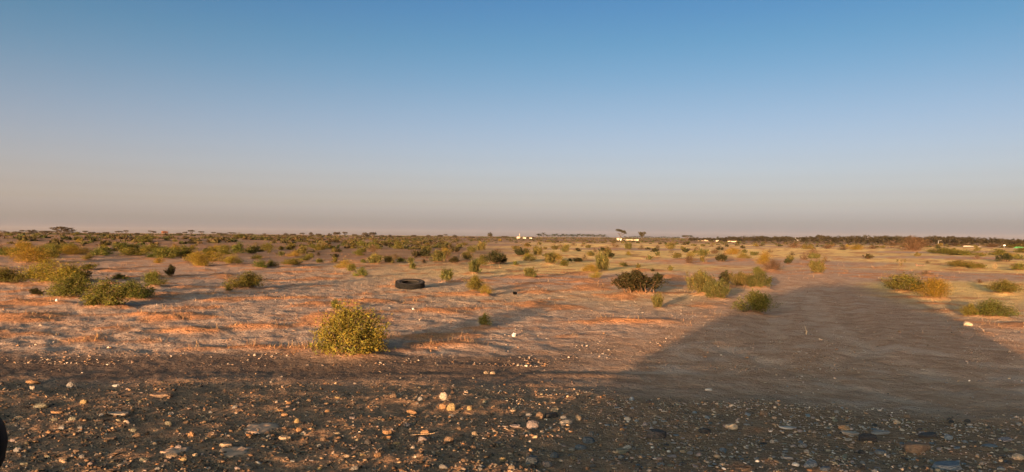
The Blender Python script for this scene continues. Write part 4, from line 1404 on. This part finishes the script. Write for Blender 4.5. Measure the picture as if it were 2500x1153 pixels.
# ------------------------------------------------------------------ things far off on the plain
def wall_thing(name, px0, px1, d, h_px, label, mat, cat='wall', thick=.4):
    a, b = at_d(px0, d), at_d(px1, d)
    k = a.y / FPX
    L = (b - a).length
    root = empty(name, ((a.x + b.x) / 2, (a.y + b.y) / 2, min(a.z, b.z) - .1), math.atan2(b.y - a.y, b.x - a.x))
    h = h_px * k
    n = max(2, int(L / 4))
    for i in range(n):
        box('panel', (-L / 2 + L * (i + .5) / n, 0, h * .47), (L / n * .985, thick * .7, h * .94), mat, root)
    box('coping', (0, 0, h * .97), (L, thick, h * .07), mat, root)
    tag(root, label, cat, kind='thing')
    return root

def house(name, px, d, w_px, h_px, label, mat='lime_wash', wins=2):
    p = at_d(px, d); k = p.y / FPX
    W, h = w_px * k, h_px * k
    root = empty(name, p, -.25)
    box('wall', (0, 0, h * .44), (W, W * .8, h * .88), M[mat], root)
    box('roof', (0, 0, h * .90), (W * 1.04, W * .84, h * .05), M[mat], root)
    box('parapet', (0, 0, h * .965), (W * 1.0, W * .80, h * .07), M[mat], root)
    for i in range(wins):
        x = -W / 2 + W * (i + .6) / (wins + .4)
        wn = box('window', (x, -W * .402, h * .52), (W * .10, .06, h * .26), M['glass'], root)
        box('frame', (x, -W * .398, h * .37), (W * .13, .10, h * .03), M[mat], wn)
    box('door', (W * .32, -W * .402, h * .27), (W * .12, .08, h * .54), M['grey_metal'], root)
    tag(root, label, 'house')
    return root

# small white mosque
p = at_d(1266, 600); k = p.y / FPX
mq = empty('mosque', p, -.2)
W = 8.5 * k
box('prayer_hall', (0, 0, 2.0 * k), (W, W * .8, 4.0 * k), M['lime_wash'], mq)
box('parapet', (0, 0, 4.2 * k), (W * 1.04, W * .84, .5 * k), M['lime_wash'], mq)
dome = link('dome', lathe('dome', [(W * .24, 0), (W * .25, W * .06), (W * .21, W * .17), (W * .12, W * .25), (.02, W * .30)], 20, M['lime_wash']), mq)
dome.location = (-W * .1, 0, 4.3 * k)
mn = link('minaret', lathe('minaret', [(1.0 * k, 0), (.95 * k, 8 * k), (1.35 * k, 8.2 * k), (1.35 * k, 8.7 * k), (.8 * k, 8.9 * k), (.75 * k, 11 * k), (.45 * k, 12 * k), (.02, 14 * k)], 12, M['lime_wash']), mq)
mn.location = (W * .34, -W * .2, 0)
for i in range(3):
    box('window', (-W * .3 + i * W * .22, -W * .402, 2.2 * k), (W * .08, .08, 1.6 * k), M['glass'], mq)
tag(mq, 'small white mosque with a thin minaret on the horizon near the centre', 'mosque')
house('house', 1281, 600, 8, 3.4, 'pale flat-roofed house just right of the white minaret')
house('house', 1296, 590, 6.5, 3.2, 'smaller white house left of the palm grove')
house('house', 1512, 440, 12, 6.0, 'white flat-roofed hut under the left umbrella acacia', wins=1)
wall_thing('boundary_wall', 1522, 1560, 450, 3.4, 'long low pale wall between the two umbrella acacias', M['mud_wall'])
wall_thing('boundary_wall', 1698, 1742, 450, 4.2, 'pale low wall right of the low wide acacia', M['mud_wall'])
house('hut', 1751, 400, 7, 4.5, 'tiny white hut at the foot of the dark cone-like tree', wins=1)
wall_thing('boundary_wall', 1776, 1800, 385, 3.0, 'short pale wall at the left end of the wood', M['mud_wall'])
wall_thing('boundary_wall', 2352, 2450, 250, 3.4, 'long pale sunlit wall below the trees at right', M['lime_wash'])
p = at_d(2452, 235); k = p.y / FPX
sg = empty('roadside_sign', p)
box('post', (0, 0, 3.2 * k), (.10, .10, 6.4 * k), M['grey_metal'], sg)
box('board', (0, -.08, 6.6 * k), (5.4 * k, .05, 1.7 * k), M['white_paint'], sg)
tag(sg, 'small white sign board at the right end of the long pale wall', 'sign')
p = at_d(2291, 300); k = p.y / FPX
lp = empty('lamp_post', p)
link('pole', lathe('pole', [(.10, 0), (.05, 12 * k)], 8, M['grey_metal']), lp)
box('arm', (.35, 0, 12 * k), (.8, .06, .06), M['grey_metal'], lp)
box('lamp_head', (.85, 0, 11.95 * k), (.4, .16, .09), M['lime_wash'], lp)
tag(lp, 'thin grey lamp post in front of the right-hand wood', 'lamp post')
# green shelter at the right edge
p = at_d(2488, 210); k = p.y / FPX
gs = empty('market_shelter', p, .2)
bm = bmesh.new()
a_, b_, c_ = 11 * k, 5.5 * k, 6.5 * k
vs_ = [bm.verts.new(v) for v in ((-a_, -b_, 3 * k), (a_, -b_, 3 * k), (a_, b_, 3 * k), (-a_, b_, 3 * k), (-a_ * .8, 0, c_), (a_ * .8, 0, c_))]
for f in ((0, 1, 5, 4), (2, 3, 4, 5), (0, 4, 3), (1, 2, 5)):
    bm.faces.new([vs_[i] for i in f])
link('canopy', bm_mesh('canopy', bm, M['green_cloth']), gs)
for sx in (-1, 1):
    for sy in (-1, 1):
        box('post', (sx * a_ * .92, sy * b_ * .9, 1.5 * k), (.08, .08, 3 * k), M['grey_metal'], gs)
tag(gs, 'green cloth shelter at the right edge of the horizon', 'shelter')

# white box truck
def build_truck():
    p = at_d(1945, 560); k = p.y / FPX
    L = 24 * k
    root = empty('box_truck', p, .03)
    f = L / 24.0
    box('cargo_box', (-3.5 * f, 0, 4.6 * f), (16.5 * f, 2.5, 6.6 * f), M['white_paint'], root, .05)
    box('chassis', (0, 0, 1.15 * f), (22 * f, 1.0, .5 * f), M['grey_metal'], root)
    bm = bmesh.new()
    prof = [(5.4, 1.0), (10.9, 1.0), (11.3, 2.6), (10.6, 3.4), (8.6, 3.7), (7.6, 5.9), (5.4, 6.1)]
    A = [bm.verts.new((x * f, -1.15, z * f)) for x, z in prof]; B = [bm.verts.new((x * f, 1.15, z * f)) for x, z in prof]
    bm.faces.new(A); bm.faces.new(B[::-1])
    for i in range(len(prof)):
        j = (i + 1) % len(prof)
        bm.faces.new((A[i], B[i], B[j], A[j]))
    cab = link('cab', bm_mesh('cab', bm, M['white_paint']), root)
    box('window', (6.7 * f, -1.16, 4.8 * f), (1.7 * f, .03, 1.3 * f), M['glass'], cab)
    box('headlight', (11.25 * f, -.85, 2.3 * f), (.1 * f, .35, .5 * f), M['lamp_lens'], cab)
    tyre = lathe('wheel', [(.30 * f, -.14), (1.1 * f, -.15), (1.25 * f, -.10), (1.25 * f, .10), (1.1 * f, .15), (.30 * f, .14)], 24, M['rubber'], True, True)
    rim = lathe('rim', [(.02, -.11), (.5 * f, -.10), (.62 * f, -.155), (.64 * f, -.10)], 20, M['rim'])
    for x in (-8, 8.6):
        for y in (-1.05, 1.05):
            w = link('wheel', tyre, root)
            w.location = (x * f, y, 1.25 * f); w.rotation_euler = (R(90) * (1 if y < 0 else -1), 0, 0)
            q = link('rim', rim, w)
    tag(root, 'white box truck driving before the right-hand wood', 'truck')
build_truck()

# ------------------------------------------------------------------ small things on the ground
def crumpled(name, px, py, w, h, mat, label, cat, seed):
    p = gp(px, py); k = p.y / FPX
    r = np.random.RandomState(seed)
    bm = bmesh.new()
    bmesh.ops.create_icosphere(bm, subdivisions=2, radius=.5)
    for v in bm.verts:
        v.co *= r.uniform(.62, 1.1)
        v.co.z = max(v.co.z, -.38)
    me = bm_mesh(name, bm, mat)
    o = link(name, me)
    o.location = (p.x, p.y + .5 * w * k, zmound(p.x, p.y) + .38 * h * k)
    o.scale = (w * k, w * k * .8, h * k * 1.05)
    o.rotation_euler = (0, .2, r.rand() * 6)
    tag(o, label, cat)
    return o
crumpled('plastic_bag', 1255, 824, 15, 13, M['plastic_white'], 'crumpled white plastic bag on sand right of the large shrub', 'litter', 3)
crumpled('litter_scrap', 136, 738, 9, 7, M['plastic_white'], 'small white scrap on the pale crust at far left', 'litter', 5)
crumpled('litter_scrap', 1008, 757, 8, 5, M['plastic_white'], 'tiny white scrap on the sand below the tyre', 'litter', 8)

# black and white bit of rubbish right of the tyre: a torn can lying on its side
p = gp(1260, 720); k = p.y / FPX
can = empty('tin_can', (p.x, p.y, zmound(p.x, p.y) + 4 * k), .5)
can.rotation_euler = (R(82), 0, -.6)
link('body', lathe('body', [(.02, 0), (3.4 * k, 0), (3.6 * k, .4 * k), (3.6 * k, 9 * k), (3.3 * k, 9.4 * k)], 20, M['black_plastic']), can)
link('end_cap', lathe('end_cap', [(.008, -.25 * k), (2.2 * k, -.3 * k), (3.3 * k, -.5 * k), (3.7 * k, -.1 * k)], 20, M['plastic_white']), can)
tag(can, 'black and white can lying on the sand right of the tyre', 'can')

# dried mud patches in the gravel
for (px, py, w, hh, lab, sd_) in ((430, 1112, 66, 24, 'small pale dried mud patch in the left-hand gravel', 1), (572, 1118, 76, 28, 'pale dried mud patch right of the tan slab', 2), (640, 1056, 86, 26, 'widest pale dried mud patch in the gravel at left', 3)):
    p = gp(px, py - hh * .45); k = p.y / FPX
    r = np.random.RandomState(60 + sd_)
    na_, nr_ = 28, 6
    V = [(0, 0, .010)]
    Wm = w * k * .5; Dm = hh * k / (CAM_Z / p.y) * .5
    wob = [1 + .22 * math.sin(2 * t + r.rand() * 6) + .12 * math.sin(5 * t + r.rand() * 6) + r.uniform(-.06, .06) for t in np.arange(na_) * 2 * np.pi / na_]
    for j in range(1, nr_ + 1):
        q = j / nr_
        for i in range(na_):
            t = i * 2 * np.pi / na_
            x, y = Wm * q * wob[i] * math.cos(t), Dm * q * wob[i] * math.sin(t)
            z = hs(p.x + x, p.y + y) - p.z + (.009 * (1 - q ** 6) + r.uniform(-.003, .003) - (.02 if j == nr_ else 0))
            V.append((x, y, z))
    F3 = [(0, 1 + i, 1 + (i + 1) % na_) for i in range(na_)]
    F4 = [(1 + (j - 1) * na_ + i, 1 + j * na_ + i, 1 + j * na_ + (i + 1) % na_, 1 + (j - 1) * na_ + (i + 1) % na_) for j in range(1, nr_) for i in range(na_)]
    o = link('mud_patch', mesh_np('mud_patch', V, [F3, F4], M['mud'], True))
    o.location = p
    tag(o, lab, 'mud patch', kind='thing')

# forked dry plant and dead twigs on the pale sand at right
def twig_thing(name, px, py, paths_px, label, cat, tufts=(), col=(.11, .075, .04)):
    p = gp(px, py); k = p.y / FPX
    root = empty(name, (p.x, p.y, p.z))
    P_ = [np.array([(x * k, y * k, z * k) for x, y, z in q]) for q in paths_px]
    v, f = tubes(P_, [(1.1 * k, .35 * k)] * len(P_), 5)
    st = link('stem', mesh_np('stem', v, [f], M['twig']), root); st.color = (*col, 1)
    if tufts:
        r = np.random.RandomState(12)
        c = np.vstack([np.array([x * k, y * k, z * k]) + r.randn(60, 3) * np.array([sx * k, sx * k, sz * k]) for x, y, z, sx, sz in tufts])
        ax = unit(r.randn(len(c), 3) + np.array([0, 0, 1.2])); sd = unit(np.cross(ax, r.randn(len(c), 3)))
        v, f = quads_from(c, ax * 1.6 * k, sd * .5 * k)
        va = np.repeat(np.array([[.5, .5, .5, 1]]), len(v), 0)
        fo = link('foliage', mesh_np('foliage', v, [f], M['leaf'], False, {'vary': ('FLOAT_COLOR', va)}), root)
        fo.color = (.085, .065, .025, 1)
    tag(root, label, cat)
twig_thing('forked_plant', 2199, 650, [[(0, 0, -1), (0, 0, 5), (-6, 0, 10), (-8, 1, 17)], [(0, 0, 5), (5, 1, 9), (10, 0, 15)], [(-5, 0, 9), (-1, -1, 11), (2, 0, 16)], [(0, 0, 3), (-4, 2, 6), (-6, 3, 9)]],
           'small forked dry plant with three prongs on the pale sand at right', 'plant', ((-8, 1, 15, 1.3, 2.5), (10, 0, 14, 1.4, 2.4), (2, 0, 14, 1.2, 1.6), (0, 0, 5, 2.5, 2)))
twig_thing('dead_branch', 2246, 650, [[(-10, 0, 0), (-2, 1, 2), (6, -1, 1.5), (14, 0, 0)], [(-8, 0, 1), (-9, 0, 5), (-11, 1, 8)], [(-4, 0, 1.5), (-1, 2, 5)], [(6, -1, 1.5), (10, 3, 5)]],
           'dead bare branch lying beside the forked dry plant', 'branch', col=(.15, .08, .05))
twig_thing('dry_stalk', 1968, 818, [[(0, 0, -1), (1, 0, 8), (-2, 0, 16), (-3, 1, 22)], [(0, 0, 4), (4, 1, 9)]], 'single pale dry stalk in the car shadow on the track', 'stalk', col=(.36, .27, .17))
twig_thing('dry_stick', 1030, 1064, [[(-28, 2, 1), (0, 0, 3), (26, -1, 6), (40, 0, 10)]], 'thin pale stick lying across the grit heap', 'stick', col=(.30, .20, .12))

# ------------------------------------------------------------------ the vehicle the picture is taken from; it stands behind the camera and throws the long shadow
def build_vehicle():
    root = empty('parked_van', (0, 0, hs(-.1, -1.1) - .01))
    paint = M['white_paint']
    Y0, Y1 = -2.08, -.16
    Hr = 2.21
    # side outline (x, z); the front is towards -X
    prof = [(-2.95, .40), (-3.0, .55), (-2.98, .70), (-2.88, .86), (-2.66, 1.06), (-2.3, 1.30), (-1.42, 1.86), (-1.0, 2.07), (-.62, 2.17), (.1, Hr), (1.3, Hr), (1.70, 2.17), (2.04, 2.03), (2.35, 1.69), (2.52, 1.18), (2.60, .80), (2.63, .60), (2.58, .38)]
    def inset(z):
        return 0.0 if z < 1.05 else .16 * ((z - 1.05) / (Hr - 1.05)) ** 1.4
    bm = bmesh.new()
    A = [bm.verts.new((x, Y1 - inset(z), z)) for x, z in prof]
    B = [bm.verts.new((x, Y0 + inset(z), z)) for x, z in prof]
    bm.faces.new(A); bm.faces.new(B[::-1])
    n = len(prof)
    for i in range(n):
        j = (i + 1) % n
        bm.faces.new((A[j], A[i], B[i], B[j]))
    body = link('body', bm_mesh('body', bm, paint), root)
    def pane(name, pts, side, parent=root):
        bm = bmesh.new()
        q = []
        for x, z in pts:
            y = (Y1 - inset(z) + .012) if side > 0 else (Y0 + inset(z) - .012)
            q.append(bm.verts.new((x, y, z)))
        f = bm.faces.new(q)
        e = bmesh.ops.extrude_face_region(bm, geom=[f])
        for v in e['geom']:
            if isinstance(v, bmesh.types.BMVert):
                v.co.y -= .03 * side
        return link(name, bm_mesh(name, bm, M['glass']), parent)
    for s in (1, -1):
        pane('side_window', [(-1.35, 1.22), (-.05, 1.22), (-.05, 1.92), (-.80, 1.90)], s)
        pane('side_window', [(.05, 1.22), (1.15, 1.22), (1.15, 1.92), (.05, 1.92)], s)
        pane('side_window', [(1.25, 1.22), (2.22, 1.22), (2.05, 1.82), (1.25, 1.92)], s)
    # windscreen between the pillars
    def across(name, p0, p1, y_in, mat, off):
        (x0, z0), (x1, z1) = p0, p1
        nx, nz = -(z1 - z0), (x1 - x0)
        L = math.hypot(nx, nz); nx, nz = nx / L * off, nz / L * off
        bm = bmesh.new()
        q = [(x0 + nx, Y0 + inset(z0) + y_in, z0 + nz), (x0 + nx, Y1 - inset(z0) - y_in, z0 + nz), (x1 + nx, Y1 - inset(z1) - y_in, z1 + nz), (x1 + nx, Y0 + inset(z1) + y_in, z1 + nz)]
        vs1 = [bm.verts.new(c) for c in q]
        f = bm.faces.new(vs1)
        e = bmesh.ops.extrude_face_region(bm, geom=[f])
        for v in e['geom']:
            if isinstance(v, bmesh.types.BMVert):
                v.co.x -= nx * 1.6; v.co.z -= nz * 1.6
        return link(name, bm_mesh(name, bm, mat), root)
    across('windscreen', (-2.3, 1.30), (-1.42, 1.86), .10, M['glass'], .014)
    across('rear_window', (2.35, 1.69), (2.52, 1.18), .15, M['glass'], .014)
    box('front_bumper', (-2.97, (Y0 + Y1) / 2, .52), (.18, Y1 - Y0 + .03, .24), M['black_plastic'], root, .04)
    box('rear_bumper', (2.61, (Y0 + Y1) / 2, .50), (.16, Y1 - Y0 + .03, .20), M['black_plastic'], root, .04)
    for y in (Y0 + .28, Y1 - .28):
        box('headlight', (-2.92, y, .84), (.10, .34, .16), M['lamp_lens'], root, .03)
        box('tail_light', (2.58, y + (-.12 if y < -1 else .12), .95), (.06, .14, .42), M['lamp_lens'], root, .02)
    for x in (-.12, .88):
        box('door_handle', (x, Y1 + .02, 1.08), (.20, .04, .035), M['black_plastic'], root, .01)
    tyre = lathe('wheel', [(.20, -.10), (.30, -.115), (.345, -.08), (.345, .08), (.30, .115), (.20, .10)], 40, M['rubber'], True, True)
    rim = lathe('rim', [(.01, -.07), (.05, -.09), (.12, -.06), (.19, -.085), (.205, -.10), (.205, .08)], 32, M['rim'])
    for x in (-1.95, 1.72):
        for y, sg_ in ((Y1 - .09, 1), (Y0 + .09, -1)):
            w = link('wheel', tyre, root)
            w.location = (x, y, .34); w.rotation_euler = (R(90) * sg_, 0, 0)
            link('rim', rim, w)
    # long-armed black wing mirrors; the tip of the near one shows at the left edge of the picture
    for sg_, yb in ((1, Y1), (-1, Y0)):
        x0 = -.2178
        v, f = tubes([np.array([(x0 - .05, yb - .02 * sg_, 1.42), (x0 - .04, yb + .10 * sg_, 1.44), (x0 - .01, yb + .22 * sg_, 1.455)])], [(.018, .014)], 8)
        arm = link('mirror_arm', mesh_np('mirror_arm', v, [f], M['black_plastic'], True), root)
        hb = bmesh.new()
        bmesh.ops.create_uvsphere(hb, u_segments=32, v_segments=20, radius=1.0)
        for q in hb.verts:
            c = q.co
            fx = .018 if c.x > 0 else .050
            q.co = Vector((c.x * fx, c.y * .155, c.z * .046))
        m = link('mirror_housing', bm_mesh('mirror_housing', hb, M['black_plastic'], True), root)
        m.location = (x0, yb + (.326) * sg_, 1.461 - root.location.z)
        gl = bmesh.new()
        bmesh.ops.create_circle(gl, cap_ends=True, segments=32, radius=1.0)
        for q in gl.verts:
            q.co = Vector((.0185, q.co.x * .100, q.co.y * .036))
        link('mirror_glass', bm_mesh('mirror_glass', gl, M['glass']), m)
    tag(root, 'van beside the camera whose black wing mirror shows at the left edge', 'van')
build_vehicle()

# ------------------------------------------------------------------ dusty evening air
def build_haze():
    bm = bmesh.new()
    bmesh.ops.create_cube(bm, size=1.0)
    me = bm_mesh('haze', bm, None)
    o = link('haze', me)
    o.location = (0, 0, 9.0)
    o.scale = (6200, 6200, 24.0)
    m, n, out = new_mat('haze')
    v = n.nodes.new('ShaderNodeVolumePrincipled')
    v.inputs['Color'].default_value = (.60, .52, .48, 1)
    v.inputs['Density'].default_value = HAZE
    v.inputs['Anisotropy'].default_value = 0.0
    n.links.new(v.outputs[0], out.inputs['Volume'])
    me.materials.append(m)
    tag(o, 'thin dusty evening air over the whole plain', 'haze', kind='stuff')
HAZE = .00006
build_haze()

# ------------------------------------------------------------------ things that look alike are told apart by their order from the left
ORD = ['leftmost', 'second from left', 'third from left', 'fourth from left', 'fifth from left', 'sixth from left', 'seventh from left', 'eighth from left',
       'ninth from left', 'tenth from left', 'eleventh from left', 'twelfth from left', 'thirteenth from left', 'fourteenth from left', 'fifteenth from left']
alike = {}
for o in C.objects:
    if o.parent is None and o.get('label') and o.get('group'):
        alike.setdefault(o['label'], []).append(o)
for lab, obs in alike.items():
    if 2 <= len(obs) <= len(ORD) and len(lab.split()) <= 13:
        obs.sort(key=lambda q: q.location.x / max(q.location.y, .1))
        for q, w in zip(obs, ORD):
            q['label'] = lab + ', ' + w
